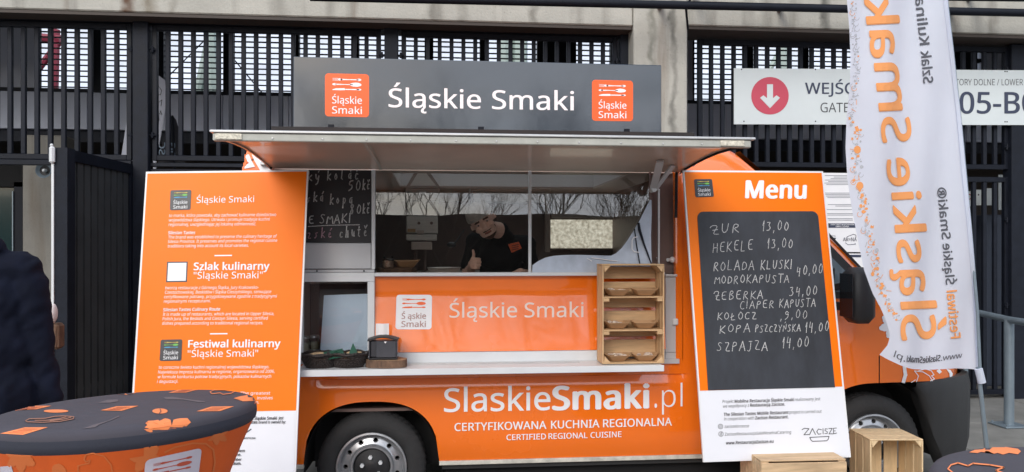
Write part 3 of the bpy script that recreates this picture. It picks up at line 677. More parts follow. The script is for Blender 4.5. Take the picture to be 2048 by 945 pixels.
# ================================================================== FOOD VAN
XR, XO0, XO1, XC, XN = -1.22, -1.033, 1.585, 2.99, 3.93    # tail, serving opening, cab door seam, nose
ZC, ZO = 1.03, 2.255
van = thing('food_van', 'orange food van with its serving side open and white lettering along the body', 'food van', (1.3, 1.0, 0))
SIDE = YP(-.002)
def lean(z): return .10*max(0, (z-1.35)/1.1)**1.5
def inset(x): return .55*max(0, (x-3.25)/.70)**2.4 + .05*max(0, (x-2.6)/1.3)**2
def arch(x, c, hw, top, base, p=2.5):
    u = abs(x-c)/hw
    return base if u >= 1 else base+(top-base)*(1-u**p)**(1/p)
def zbot(x):
    if x < 1.5: return arch(x, -.415, .425, .782, .388)
    if x < 2.98: return arch(x, 2.98, .455, .845, .388)
    return .845+.01*(x-2.98)
def sy(x, z):
    y = inset(x)+.03*max(0, (.52-z)/.15)**2
    if -.79 < x < 1.66:
        f = min(1, (x+.79)/.05, (1.66-x)/.05)
        if .866 < z < .924: y += .016*f*(z-.866)/.058
        elif .924 <= z < .93: y += .016*f*(.93-z)/.006
    return y
def side_panel(name, x0, x1, ztop, mat, par, arch_at=None):
    xs = []; x = x0
    while x < x1-1e-6: xs.append(x); x += .022
    xs.append(x1); zs = [.80, .83, .866, .88, .895, .91, .9235, .930, .96, 1.0]
    rows = []
    for x in xs:
        zb = zbot(x); lo = [zb+(.79-zb)*k/6 for k in range(7)] if zb < .79 else [zb]*7
        up = [max(zb, z) for z in zs if z < ztop-.005]+[ztop]
        rows.append([Vector((x, sy(x, z), z)) for z in lo+up])
    b = MB(); b.grid(rows)
    # return edge along the lower lip
    b.grid([[r[0] for r in rows], [r[0]+Vector((0, .05, .012)) for r in rows]])
    return b.build(name, mat, par, smooth=25)
side_panel('side_panel', XR, XO1+.0338, ZC-.004, m_orange, van)
side_panel('side_panel', XO1+.034, XC-.004, ZC, m_orange, van)          # cab door skin (lower)
side_panel('front_fender', XC+.004, XN-.02, ZC, m_orange, van)
bk = MB().box((XC-.03, .012, .86), (XC+.03, .05, 1.5)); bk.build('door_seam_gasket', m_dark, van)
# upright body posts beside the opening, sill strip
MB().box((XR, .0, ZC-.004), (XO0, .06, ZO+.02), .006).build('corner_post', m_orange, van)
MB().grid([[Vector((x, lean(z)*.2+y, z)) for z in (ZC-.002, 1.3, 1.6, 1.9, ZO+.01)] for x, y in ((XO1-.012, .055), (XO1-.012, .008), (XO1-.004, 0), (XO1+.03, 0))]).build('corner_post', m_orange, van, smooth=40)
b = MB()
for xa, xb in ((XR, -.845), (.012, 2.52)): b.box((xa, .012, .360), (xb, .06, .3868), .003)
b.build('sill_strip', M('chipped_white_sill', (.52, .50, .44), .7, var=.35, vs=9), van)
MB().box((.03, .035, .33), (2.5, .055, .3598)).build('sill_strip', m_rubber, van)
# shell sections
def section(x, zn, zf, zt, rc):
    e = inset(x); pts = []; W = 2.05
    for k in range(7):
        z = zn+(zt-rc-zn)*k/6; pts.append(Vector((x, e+lean(z), z)))
    yb = e+lean(zt-rc)
    for k in range(1, 6):
        a = pi/2*k/5; pts.append(Vector((x, yb+rc*(1-cos(a)), zt-rc+rc*sin(a))))
    pts.append(Vector((x, W/2, zt+.015)))
    for k in range(5, 0, -1):
        a = pi/2*k/5; pts.append(Vector((x, W-yb-rc*(1-cos(a)), zt-rc+rc*sin(a))))
    for k in range(6, -1, -1):
        z = zf+(zt-rc-zf)*k/6; pts.append(Vector((x, W-e-lean(z), z)))
    return pts
rf = [section(x, ZO+.012, 2.2, zt, .17) for x, zt in ((XR, 2.44), (XR+.05, 2.50), (-.6, 2.53), (-.3, 2.53), (1.3, 2.53), (XO1+.03, 2.53))]
b = MB().grid(rf); nn = len(rf[0]); b.f = [f for f in b.f if not (f[0]//nn == 3 and f[0] % nn in (11, 12))]
b.build('roof', m_orange, van, smooth=35)
m_added_hatch = bpy.data.materials.new('added_hatch_milky'); m_added_hatch.use_nodes = True; t_ = m_added_hatch.node_tree; t_.nodes.remove(t_.nodes['Principled BSDF']); a_ = t_.nodes.new('ShaderNodeBsdfTranslucent'); a_.inputs[0].default_value = (.85, .82, .78, 1); t_.links.new(a_.outputs[0], t_.nodes['Material Output'].inputs[0])
MB().box((-.3, .24, 2.50), (1.3, 1.4, 2.506)).build('added_roof_hatch', m_glass_s, van)  # unseen hatch, added to let daylight into the serving room
MB().box((-.3, 1.4, 2.50), (1.3, 1.90, 2.53)).build('roof_panel', m_orange, van)
MB().box((-.31, .24, 2.275), (-.3, 1.4, 2.50)).box((1.3, .24, 2.275), (1.31, 1.4, 2.50)).box((-.3, .23, 2.275), (1.3, .24, 2.51)).box((-.3, 1.4, 2.275), (1.3, 1.41, 2.499)).build('added_hatch_frame', m_white, van)
cab = [section(x, ZC, .40, zt, rc) for x, zt, rc in ((XO1+.034, 2.53, .17), (1.80, 2.52, .17), (1.93, 2.485, .16), (2.05, 2.42, .15), (2.25, 2.25, .14), (2.5, 2.03, .12), (2.73, 1.82, .12), (2.88, 1.66, .11), (XC, 1.53, .10), (3.05, 1.48, .10), (3.25, 1.41, .10), (3.5, 1.30, .10), (3.7, 1.18, .09), (3.82, 1.09, .04))]
cab.append([Vector((XN-.02, p.y+(.05 if p.y < 1 else -.05), min(p.z, 1.035))) for p in cab[-1]])
MB().grid(cab).build('cab_shell', m_orange, van, smooth=35)
MB().poly(rf[0]).box((XR+.001, .03, ZO-.2), (XR+.02, 2.02, 2.3)).box((XR+.001, .06, .40), (XR+.02, 1.99, ZO+.1)).build('rear_wall', m_orange, van)
MB().slab([(XN-.03, .6, .84), (XN-.03, 1.45, .84), (XN-.03, 1.45, 1.05), (XN-.03, .6, 1.05)], (.05, 0, 0)).build('grille', m_black, van)
MB().ball((XN-.10, .36, .98), (.10, .10, .11), 14, 8).build('headlight', m_lamp, van, smooth=60)
MB().ball((XN-.10, 1.69, .98), (.10, .10, .11), 14, 8).build('headlight', m_lamp, van, smooth=60)
# windscreen and side window
MB().grid([[Vector((x+.012, y, z+.018)) for y in (.16, .6, 1.02, 1.45, 1.89)] for x, z in ((2.06, 2.41), (2.25, 2.25), (2.5, 2.03), (2.73, 1.82), (2.88, 1.66), (2.97, 1.56))]).build('windscreen', m_dkglass, van, smooth=60)
wp = [(1.78, 1.42), (1.78, 2.10), (2.30, 2.10), (2.46, 1.98), (2.93, 1.50), (2.93, 1.42)]
MB().slab([(x, inset(x)+lean(z)-.006, z) for x, z in wp], (0, .01, 0)).build('window_trim', m_black, van)
MB().slab([(2.02+(x-2.02)*.88+.0, inset(x)+lean(z)-.012, 1.74+(z-1.74)*.86) for x, z in wp], (0, .004, 0)).build('side_window', M('side_glass', (.10, .14, .17), .06, coat=.4), van)
# black pillar cover strips
b = MB()
for (xa, za), (xb, zb_) in (((2.50, 2.005), (2.98, 1.50)),): b.beam((xa, lean(za)+inset(xa)-.004, za), (xb, lean(zb_)+inset(xb)-.006, zb_), .02, .012)
b.build('pillar_seal', m_black, van)
# mirror
mo = MB(); q0 = P(1672, 640, -.12); q1 = P(1745, 535, -.22)
xs0, xs1 = P(1694, 600, -.24).x, P(1743, 600, -.24).x; zs0, zs1 = P(1720, 646, -.22).z, P(1720, 535, -.22).z
mo.box((xs0, -.33, zs0), (xs1, -.13, zs1), .045)
mir = mo.build('side_mirror', m_black, van, smooth=50)
MB().beam((xs0+.05, -.14, zs0+.10), (xs0-.03, .03, zs0+.10), .07, .05).beam((xs0+.05, -.14, zs1-.12), (xs0-.03, .03, zs1-.16), .06, .04).build('mirror_arm', m_black, mir)
MB().box((xs0-.004, -.315, zs0+.04), (xs0-.001, -.155, zs1-.04)).build('mirror_glass', m_dkglass, mir)
MB().box((xs0-.10, .0, zs0+.02), (xs0+.06, .05, zs1-.0), .015).build('mirror_mount', m_black, mir)
# bumper
bp_ = []
for x, z0, z1, e in ((3.27, .80, .85, .02), (3.33, .62, .853, -.005), (3.39, .42, .855, -.012), (3.46, .26, .857, -.006), (3.60, .25, .858, .05), (3.75, .27, .858, .15), (3.88, .32, .855, .30), (3.96, .40, .85, .52), (4.0, .42, .84, 1.02)):
    bp_.append([Vector((x, inset(min(x, 3.4))+e+d, z0+(z1-z0)*t)) for t, d in ((0, .10), (0, .03), (.12, .0), (.5, -.012), (.88, -.008), (1, .015), (1, .08))])
bum = MB().grid(bp_); bum.grid([[Vector((p.x, 2.05-p.y, p.z)) for p in r] for r in bp_]); bum.build('bumper', M('bumper_plastic', (.020, .020, .021), .6, var=.18, vs=9, bump=.3, bs=300), van, smooth=45)
# wheel wells and underbody
def well(cx, hw, top, n):
    b = MB(); rr = []
    for k in range(21):
        a = pi*k/20; x = cx-cos(a)*hw*1.02; z = .30+(top-.30)*sin(a)**.8
        rr.append([Vector((x, .03, z)), Vector((x, .10, z+.012)), Vector((x, .45, z))])
    b.grid(rr); b.poly([(cx-hw, .46, .25), (cx+hw, .46, .25), (cx+hw, .46, top), (cx-hw, .46, top)]); return b.build('wheel_well', m_rubber, van, smooth=50)
well(-.415, .425, .795, 0); well(2.98, .455, .86, 0)
MB().box((XR+.05, .5, .28), (3.6, 1.9, .42)).build('chassis', m_dark, van)
MB().box((.05, .10, .20), (2.45, .5, .34)).build('chassis', m_dark, van)
# wheels
def wheel(cx, cz, R, face, label):
    c = Matrix.Translation((cx, face, cz))@Matrix.Rotation(pi/2, 4, 'X')
    prof = [(.205, -.19), (.222, -.20), (.27, -.215), (.315, -.20), (R-.012, -.175), (R, -.16), (R, -.115), (R-.006, -.112), (R-.006, -.105), (R, -.102), (R, -.07), (R-.006, -.067), (R-.006, -.06), (R, -.057), (R-.001, -.035), (R-.012, -.018), (R-.030, -.006), (.29, .004), (.262, .004), (.24, -.003), (.228, -.012), (.221, -.02)]
    n = 150; b = MB(); vs = []
    for i, (r, z) in enumerate(prof):
        for k in range(n):
            lug = (.0045 if (k % 3 == 0) else 0) if r > R-.032 else (.0012 if (k % 15 == 0 and .262 <= r) else 0)
            a = 2*pi*(k+(.9*z/.05 if r > R-.013 else 0))/n; vs.append(c@Vector(((r-lug)*cos(a), (r-lug)*sin(a), z)))
    b.add(vs, [(i*n+k, i*n+(k+1) % n, (i+1)*n+(k+1) % n, (i+1)*n+k) for i in range(len(prof)-1) for k in range(n)])
    wh = b.build('wheel', m_tyre, van, smooth=30, label=label)
    MB().lathe([(.221, -.022), (.226, -.006), (.224, .004), (.214, .006), (.209, -.004), (.204, -.022), (.200, -.05), (.196, -.058)], 64, c).build('rim_flange', m_silver, wh, smooth=35)
    dprof = [(.198, -.060), (.186, -.050), (.172, -.042), (.150, -.040), (.142, -.034), (.138, -.016), (.132, -.008), (.124, -.008), (.119, -.014), (.117, -.04), (.117, -.07), (.150, -.075), (.198, -.078)]
    dme = MB().lathe(dprof, 88, c); disc = dme.build('rim_disc', m_silver, wh, smooth=35)
    cut = MB()
    for k in range(11):
        a = radians(16.5+360/11*k); m4 = c@Matrix.Rotation(a, 4, 'Z')@Matrix.Translation((.168, 0, -.12))@Matrix.Diagonal((1.0, 1.15, 1, 1))
        cut.tube([m4@Vector((0, 0, 0)), m4@Vector((0, 0, .14))], .0145, 14)
    co_ = cut.build('cutter_tmp', m_dark, None, fix=True)
    co_.location = -ORG[van.name]*0
    try:
        md = disc.modifiers.new('holes', 'BOOLEAN'); md.object = co_; md.operation = 'DIFFERENCE'; md.solver = 'EXACT'
        # disc mesh is stored relative to the van origin: bring the cutter there for the evaluation
        co_.location = (0, 0, 0); bpy.context.view_layer.update()
        dg = bpy.context.evaluated_depsgraph_get(); nm = bpy.data.meshes.new_from_object(disc.evaluated_get(dg))
        disc.modifiers.clear()
        if len(nm.vertices) > 500: disc.data = nm
    except Exception as ex: print('bool', ex); disc.modifiers.clear()
    bpy.data.objects.remove(co_)
    MB().lathe([(.116, -.045), (.112, -.034), (.09, -.028), (.05, -.026), (.035, -.018), (0, -.018)], 40, c).build('hub_cap', m_black, wh, smooth=40)
    for k in range(5):
        a = radians(90+8+72*k); q = c@Vector((.062*cos(a), .062*sin(a), -.03)); q2 = c@Vector((.062*cos(a), .062*sin(a), -.006))
        MB().tube([q, q2], .0135, 6).build('wheel_bolt', m_whmetal, wh)
    MB().lathe([(0, -.13), (.2, -.13)], 24, c).build('brake_disc', m_dark, wh)
    return wh
wheel(-.421, .352, .349, .035, 'rear wheel with bright silver rim and black centre')
wheel(2.975, .400, .352, .045, 'front wheel half hidden behind a wooden crate')

# ---- inside of the serving room
IY = 1.93
A = P(1101, 497, IY); B = P(1228, 440, IY)
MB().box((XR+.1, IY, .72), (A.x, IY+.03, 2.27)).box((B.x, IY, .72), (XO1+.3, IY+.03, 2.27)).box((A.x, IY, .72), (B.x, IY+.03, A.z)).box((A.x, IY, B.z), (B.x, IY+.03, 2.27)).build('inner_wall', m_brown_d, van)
m_fr = bpy.data.materials.new('glowing_frosted_pane'); m_fr.use_nodes = True; t_ = m_fr.node_tree; t_.nodes.remove(t_.nodes['Principled BSDF'])
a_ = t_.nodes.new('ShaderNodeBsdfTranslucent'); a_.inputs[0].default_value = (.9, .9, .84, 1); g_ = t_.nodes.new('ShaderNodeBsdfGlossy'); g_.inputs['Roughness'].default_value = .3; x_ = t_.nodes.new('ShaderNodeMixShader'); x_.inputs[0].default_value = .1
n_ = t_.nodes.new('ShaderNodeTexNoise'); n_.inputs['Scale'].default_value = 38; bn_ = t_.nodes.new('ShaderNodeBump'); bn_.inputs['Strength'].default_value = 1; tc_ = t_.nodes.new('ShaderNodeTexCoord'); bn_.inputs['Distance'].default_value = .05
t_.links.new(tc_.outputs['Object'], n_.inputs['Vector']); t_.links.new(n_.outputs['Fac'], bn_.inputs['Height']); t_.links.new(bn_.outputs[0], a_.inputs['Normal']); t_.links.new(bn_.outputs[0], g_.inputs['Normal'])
em_ = t_.nodes.new('ShaderNodeEmission'); rp_ = t_.nodes.new('ShaderNodeValToRGB'); rp_.color_ramp.elements[0].position = .30; rp_.color_ramp.elements[1].position = .70  # glow added to the pane in place of daylight behind it
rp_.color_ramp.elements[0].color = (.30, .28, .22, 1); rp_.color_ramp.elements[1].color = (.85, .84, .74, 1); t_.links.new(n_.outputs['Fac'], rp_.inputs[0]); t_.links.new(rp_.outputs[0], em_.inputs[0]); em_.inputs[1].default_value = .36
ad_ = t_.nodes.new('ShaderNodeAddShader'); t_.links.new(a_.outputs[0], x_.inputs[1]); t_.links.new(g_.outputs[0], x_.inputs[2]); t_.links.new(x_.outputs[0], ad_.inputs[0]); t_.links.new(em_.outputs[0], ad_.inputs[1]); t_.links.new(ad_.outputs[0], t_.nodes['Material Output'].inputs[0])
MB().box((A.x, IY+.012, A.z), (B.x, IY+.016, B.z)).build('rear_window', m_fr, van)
MB().box((XR, 2.03, .40), (A.x-.04, 2.05, 2.21)).box((B.x+.04, 2.03, .40), (XO1+.03, 2.05, 2.21)).box((A.x-.04, 2.03, .40), (B.x+.04, 2.05, A.z-.03)).box((A.x-.04, 2.03, B.z+.04), (B.x+.04, 2.05, 2.21)).build('outer_far_wall', m_orange, van)
MB().box((XR+.1, .06, 2.262), (-.3, IY, 2.275)).box((1.3, .06, 2.262), (XO1-.02, IY, 2.275)).box((-.3, .06, 2.262), (1.3, .23, 2.275)).box((-.3, 1.41, 2.262), (1.3, IY, 2.275)).build('ceiling_panel', m_brown, van)
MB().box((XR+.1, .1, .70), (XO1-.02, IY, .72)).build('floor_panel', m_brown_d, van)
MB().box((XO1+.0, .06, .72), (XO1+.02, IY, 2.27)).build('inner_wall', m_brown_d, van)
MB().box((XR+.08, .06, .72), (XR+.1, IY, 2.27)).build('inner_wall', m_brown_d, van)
def ibox(name, a, c, Y, d, mat, bev=.004, par=None):
    p, q = P(a[0], a[1], Y), P(c[0], c[1], Y)
    return MB().box((p.x, Y, q.z), (q.x, Y+d, p.z), bev).build(name, mat, par or van)
ibox('wall_cabinet', (945, 342), (1101, 384), 1.55, .35, m_brown); ibox('wall_cabinet', (946, 385), (1098, 404), 1.62, .28, m_inox)
ibox('cladding', (1104, 341), (1242, 437), 1.88, .04, M('pale_laminate', (.50, .46, .43), .4, var=.2, vs=3, stretch=(1, 1, 8)))
ibox('cladding', (1243, 341), (1300, 500), 1.86, .06, m_brown); ibox('wall_profile', (938, 341), (941.5, 386), 1.5, .03, m_alu, .002)
ibox('wall_profile', (1091, 404), (1100, 505), 1.85, .06, m_brown); ibox('wall_profile', (1100, 498), (1232, 503), 1.9, .02, m_brown_d)
ibox('wall_profile', (1229, 437), (1233, 500), 1.88, .04, m_brown_d, .002)
ibox('cladding', (752, 341), (936, 403), 1.86, .06, m_brown)
ibox('cladding', (1095, 341), (1103, 405), 1.86, .05, m_brown)
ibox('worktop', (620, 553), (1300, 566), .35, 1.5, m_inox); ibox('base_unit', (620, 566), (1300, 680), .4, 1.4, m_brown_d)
# gas heater with hood
hx = thing('gas_heater', 'grey box heater with two dials under a metal hood inside the van', 'heater', P(845, 500, 1.3))
Yh = 1.3
def hbox(n, a, c, d, m): return ibox(n, a, c, Yh, d, m, .006, hx)
hbox('cover', (812, 433), (876, 467), .3, m_inox); hbox('upper_panel', (811, 377), (880, 402), .3, M('inox_shade', (.30, .26, .24), .4, metal=.5))
hbox('middle_panel', (815, 403), (876, 432), .28, M('inox_mid', (.34, .31, .29), .4, metal=.5)); hbox('lower_lip', (812, 469), (874, 481), .3, m_inox); hbox('junction_box', (822, 484), (864, 500), .2, m_brown)
Yp = YP(Yh-.004)
b = MB(); b.slab([Yp(x, y) for x, y in ((831, 341), (857, 341), (881, 376), (811, 376))], (0, .3, 0)); b.build('hood', M('hood_brown', (.20, .15, .13), .45, var=.15), hx)
b = MB(); b.slab([Yp(x, y) for x, y in ((836, 346), (852, 346), (872, 372), (820, 372))], (0, -.004, 0)); b.build('hood_panel', m_inox, hx)
for x in (838, 863):
    q = Yp(x, 447); MB().tube([q, q+Vector((0, -.02, 0))], .020, 20).build('dial', m_inox, hx); MB().tube([q+Vector((0, -.021, 0)), q+Vector((0, -.03, 0))], .012, 14).build('dial_knob', m_brown_d, hx)
ibox('sticker', (815, 458), (831, 465), Yh-.008, .003, m_kraft, 0, hx); ibox('sticker', (833, 461), (848, 468), Yh-.008, .003, m_brown, 0, hx); ibox('sticker', (839, 384), (852, 389), Yh-.008, .003, m_paper, 0, hx)
for x in (832, 850): MB().tube([P(x, 500, 1.4), P(x, 545, 1.4)], .012, 8).build('gas_pipe', m_brown_d, hx)

# ---- opening furniture
def fbox(name, a, c, Y, d, mat, bev=.003, par=None, rot=None): return ibox(name, a, c, Y, d, mat, bev, par)
fbox('upper_left_panel', (596, 486), (742, 538), .02, .03, m_grmetal); fbox('upper_left_rail', (596, 540), (749, 545), .008, .045, m_grmetal)
for x in (634, 728):
    q = P(x, 542.3, .006); MB().tube([q, q+Vector((0, -.005, 0))], .006, 8).build('rivet', m_steel, van)
fbox('window_post', (743, 340), (750, 539), .0, .05, m_whmetal)
# display window
fbox('display_frame', (590, 546), (749, 564), .0, .05, m_whmetal); fbox('display_frame', (735, 564.5), (749, 713), .0, .05, m_whmetal); fbox('display_frame', (590, 713.5), (749, 727), .0, .05, m_whmetal)
fbox('display_frame', (590, 564.5), (606, 713), .0, .05, m_whmetal)
p, q = P(606, 564, .03), P(736, 713, .03); MB().box((p.x, .028, q.z), (q.x, .032, p.z)).build('display_pane', glassm('display_glass', (.95, .95, .95), 1.6), van)
fbox('display_back', (598, 556), (745, 720), .5, .02, m_brown); fbox('display_shelf', (596, 706), (748, 712), .06, .42, m_whmetal); fbox('display_top', (596, 556), (748, 560), .06, .42, m_brown)
fbox('display_divider', (632, 566), (642, 712), .42, .05, m_grmetal)
bs_ = YP(.045); MB().slab([bs_(*p) for p in ((648, 591), (736, 588), (736, 708), (640, 708))], (0, .006, 0)).build('added_sheet', m_blue, van)  # pale blue sheet added for the reflection in the display window
# orange front panel, sill, lower strip
fbox('window_sill', (749, 546), (1330, 551.5), -.018, .07, m_whmetal)
def py_(x, z): return -.006+.050*min(1, max(0, (z-1.10)/.40))**.85*1.0-.012*max(0, (z-1.46)/.12)+.0012*sin(x*5.1+z*3)+.0007*sin(x*13+z*9)
def PAN(x, y, push=0):
    p = P(x, y, .02)
    for _ in range(6): p = P(x, y, py_(p.x, p.z))
    p.y -= push; return p
b = MB(); xa_, xb_ = P(749.5, 600, .01).x, P(1330, 600, .01).x; za_, zb_ = P(800, 705, .0).z, P(800, 552, .0).z+.004
b.grid([[Vector((xa_+(xb_-xa_)*i/60, py_(xa_+(xb_-xa_)*i/60, za_+(zb_-za_)*j/30), za_+(zb_-za_)*j/30)) for j in range(31)] for i in range(61)]); b.build('serving_panel', m_orange, van, smooth=80)
fbox('lower_strip', (749.5, 706), (1330, 722), .0, .05, m_whmetal); fbox('lower_strip_groove', (800, 722.6), (1330, 724.5), .012, .03, m_grmetal)
fbox('end_cabinet', (1331, 549), (1355, 554), .0, .05, m_grmetal); fbox('end_cabinet', (1331, 555), (1355, 705), .012, .04, m_grmetal); fbox('end_cabinet', (1331, 706), (1355, 729), .008, .04, m_grmetal)
fbox('cabinet_catch', (1346, 638), (1357, 651), -.012, .02, m_whmetal, .006)
# counter
cl, crr = P(590, 742, -.28).x, P(1328, 732, -.28).x
ct = MB().box((cl, -.28, 1.004), (crr, -.0, 1.028), .004).build('counter', m_whmetal, van)
MB().box((cl, -.284, .992), (crr, -.2805, 1.031), .003).build('counter_edge', m_whmetal, ct)
MB().box((crr, -.02, 1.0), (P(1357, 735, 0).x, .03, 1.029)).build('counter_end', m_grmetal, ct)
for k in range(5): MB().box((-.3, -.05-.018*k, 1.0285), (crr-.5, -.045-.018*k, 1.0305)).build('counter_rib', m_alu, ct)
# side compartment right of the panes
fbox('compartment_wall', (1303, 340), (1356, 548), .10, .02, m_brown_d); fbox('support_pole', (1316, 378), (1320, 548), .04, .015, m_alu, .002)
q = P(1345, 520, .06); MB().tube([q, q+Vector((-.04, -.02, 0))], .012, 10).ball(q, .022, 10, 6).build('catch_knob', m_whmetal, van, smooth=50)
q = P(1314, 517, .09); MB().ball(q, .008, 6, 4).build('screw_head', m_alu, van)
# glass panes, leaning back a touch
def pane(x0, x1, Y, lbl):
    a = P(x0, 548, Y); c = P(x1, 548, Y); zt_ = ZO+.01; tl = (zt_-a.z)*math.tan(radians(1.45))
    g = MB().slab([(a.x, Y, a.z), (c.x, Y, a.z), (c.x, Y+tl, zt_), (a.x, Y+tl, zt_)], (0, .004, 0)).build('window_pane', m_glass, van)
    return g
pane(751, 1057, .010, ''); pane(1063, 1302, .014, '')
fbox('pane_frame', (1057, 342), (1063, 546), .004, .02, m_whmetal)
fbox('pane_frame', (1299, 342), (1303, 546), .02, .02, m_brown_d, .002)
# reflection in the right pane built as a pale sheet; handle and cords
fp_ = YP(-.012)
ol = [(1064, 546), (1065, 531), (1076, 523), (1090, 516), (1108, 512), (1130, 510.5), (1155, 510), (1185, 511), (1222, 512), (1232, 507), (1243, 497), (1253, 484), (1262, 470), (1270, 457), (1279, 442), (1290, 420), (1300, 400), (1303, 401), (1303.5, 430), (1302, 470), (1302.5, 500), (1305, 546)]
MB().slab([fp_(*p) for p in ol], (0, .003, 0)).build('pane_reflection_sheet', m_refl, van)
b = MB(); b.tube([fp_(1277, 446, .01), fp_(1279, 460, .01), fp_(1287, 486, .01), fp_(1304, 531, .01)], [.008, .01, .007, .004], 6).tube([fp_(1269, 458, .01), fp_(1273, 490, .01), fp_(1280, 531, .01)], .004, 6); b.build('cord', m_steel, van)
MB().tube([fp_(x, y, .012) for x, y in ((1275, 474), (1267, 476), (1264, 482), (1264, 498), (1268, 504), (1278, 505))], .004, 6).build('white_handle', m_white, van, smooth=50)
b = MB(); b.tube([fp_(1183, 516, .01), fp_(1235, 523, .01)], .003, 5).tube([fp_(1174, 517, .01), fp_(1184, 523, .01)], .003, 5); b.build('white_line', m_white, van)

# ---- flap
FX0, FX1 = XO0-.004, XO1+.008
prof = [(.0, 2.262), (-.12, 2.276), (-.3, 2.291), (-.5, 2.303), (-.7, 2.309), (-.9, 2.305), (-1.05, 2.297), (-1.17, 2.286)]
xs = [FX0+(FX1-FX0)*k/12 for k in range(13)]
flap = MB().grid([[Vector((x, y, z)) for y, z in prof] for x in xs]).build('flap', m_flap, van, smooth=60)
MB().grid([[Vector((x, y-.006, z+.036)) for y, z in prof] for x in (FX0, FX1)]).build('flap_outer_skin', m_orange, flap, smooth=60)
for X, s in ((FX0, -1), (FX1, 1)):
    MB().grid([[Vector((X+s*dx, y, z+dz)) for y, z in prof] for dx, dz in ((0, -.010), (.006, -.012), (.008, .036), (0, .037))]).build('flap_edge', m_rubber if s > 0 else m_alu, flap, smooth=40)
RX0, RX1 = P(427, 262, -1.19).x, P(1500, 275, -1.19).x
rail = MB().box((RX0, -1.205, 2.268), (RX1, -1.172, 2.305), .004).build('front_rail', m_rail, flap)
MB().box((RX0-.012, -1.215, 2.3065), (RX1+.02, -1.16, 2.319), .003).build('rail_lip', m_alu, flap)
b = MB()
for x in (545, 645, 733, 821, 912, 993, 1075, 1158, 1242, 1326, 1404):
    q = P(x, 273, -1.206); b.ball((q.x, -1.206, 2.282), .0048, 6, 4)
b.build('rail_screws', m_alu, flap)
for xa, xb in ((430, 484), (1441, 1489)):
    p, q = P(xa, 270, -1.21), P(xb, 280, -1.21); ln = MB().box((p.x, -1.214, 2.272), (q.x, -1.2055, 2.302), .004).build('marker_lamp', m_lamp, flap)
p = P(746, 300, -.6); MB().box((p.x-.008, -1.15, 2.2745), (p.x+.008, -.02, 2.2765)).build('flap_seam', m_rail, flap)
b = MB(); q = P(746, 300, 0)
for y, z in prof[:-1]: pass
b.grid([[Vector((p.x+dx, y, z-.002)) for y, z in prof] for dx in (-.009, .009)]).build('flap_joint_strip', m_rail, flap, smooth=60)
# support arm, gas strut, hinges
ax = P(1322, 300, -.30)
a0 = P(1330, 322, -.42); a1 = P(1306, 380, -.10); a2 = P(1346, 322, -.25)
b = MB().beam((a0.x-.03, a0.y, 2.285), a1, .045, .012).beam((a2.x, a2.y, 2.28), a1+Vector((.012, 0, 0)), .035, .012); b.build('support_arm', m_grmetal, flap)
MB().tube([a1+Vector((0, -.03, 0)), a1+Vector((0, .04, 0))], .017, 14).build('arm_roller', m_alu, flap, smooth=50)
MB().tube([P(1353, 345, -.02), P(1352, 436, -.02)], .010, 8).build('gas_strut', m_rubber, flap)
for x in (537, 1376):
    q = P(x, 330, -.02); MB().box((q.x-.05, -.04, q.z-.01), (q.x+.05, .015, q.z+.022), .01).build('hinge', m_alu, van)
q = P(541, 338, -.03); MB().tube([q, q+Vector((.02, -.02, .05))], .008, 8).build('hinge_pin', m_steel, van)

# ---- roof sign
sp_ = YP(.35)
sc_ = [sp_(587, 113), sp_(1323, 131), sp_(1323, 266), sp_(587, 264)]
zt1 = 3.055; zb1 = 2.545; sxa, sxb = sc_[0].x, sc_[1].x
sign = MB().box((sxa, .35, zb1), (sxb, .385, zt1), .004).build('roof_sign', m_sign, van)
for a_ in (('Śląskie', (777, 214.5), (962, 218)), ('Smaki', (984, 218.3), (1148, 221))): b = MB(); ptext(b, sp_, *a_, 37, bold=.012); b.build('sign_lettering', m_letter, sign)
emblem(sign, sp_, [(650, 147), (738, 149), (738, 235), (650, 233)], m_emb_or, [m_letter]*3, m_letter)
emblem(sign, sp_, [(1184, 160), (1266, 162), (1266, 243), (1184, 242)], m_emb_or, [m_letter]*3, m_letter)
for x in (sxa+.25, 0.3, sxb-.25): MB().beam((x, .36, 2.48), (x, .36, 2.60), .04, .03).beam((x, .40, 2.9), (x, .8, 2.5), .03, .03).build('sign_bracket', m_steel, van)
b = MB().box((P(545, 262, .2).x, .16, 2.515), (P(1385, 268, .2).x, .22, 2.552)); b.build('roof_gutter', m_rubber, van)
# ---- body lettering
for a_ in (('Slaskie', (888, 824), (1101, 820), 46, .008), ('Smaki', (1104, 820), (1299, 816), 46, .045), ('.', (1309, 815.3), (1314, 815.3), 46, 0), ('pl', (1324, 815), (1365, 814), 46, -.010),
           ('CERTYFIKOWANA', (909, 862.5), (1093, 858), 15.5, .018), ('KUCHNIA', (1102, 857.6), (1199, 855.2), 15.5, .018), ('REGIONALNA', (1206, 855), (1344, 851.5), 15.5, .018), ('CERTIFIED', (1013, 881), (1092, 878.8), 11.2, .014), ('REGIONAL', (1097, 878.6), (1175, 876.5), 11.2, .014), ('CUISINE', (1181, 876.3), (1243, 874.5), 11.2, .014)):
    b = MB(); ptext(b, SIDE, *a_[:4], bold=a_[4]); b.build('side_lettering', m_letter, van)
m_ppl = M('panel_pale_lettering', (.80, .66, .60), .5)
for a_ in (('Śląskie', (899, 635.5), (1034, 635)), ('Smaki', (1049, 635), (1167, 634.5))): b = MB(); ptext(b, PAN, *a_, 29, bold=.004); b.build('panel_lettering', m_ppl, van)
emblem(van, PAN, [(793, 590), (864, 590), (863, 659), (791, 659)], m_white, [m_emb_or]*3, M('faded_print', (.42, .24, .22), .5), text=('Ś ąskie', 'Smaki'))
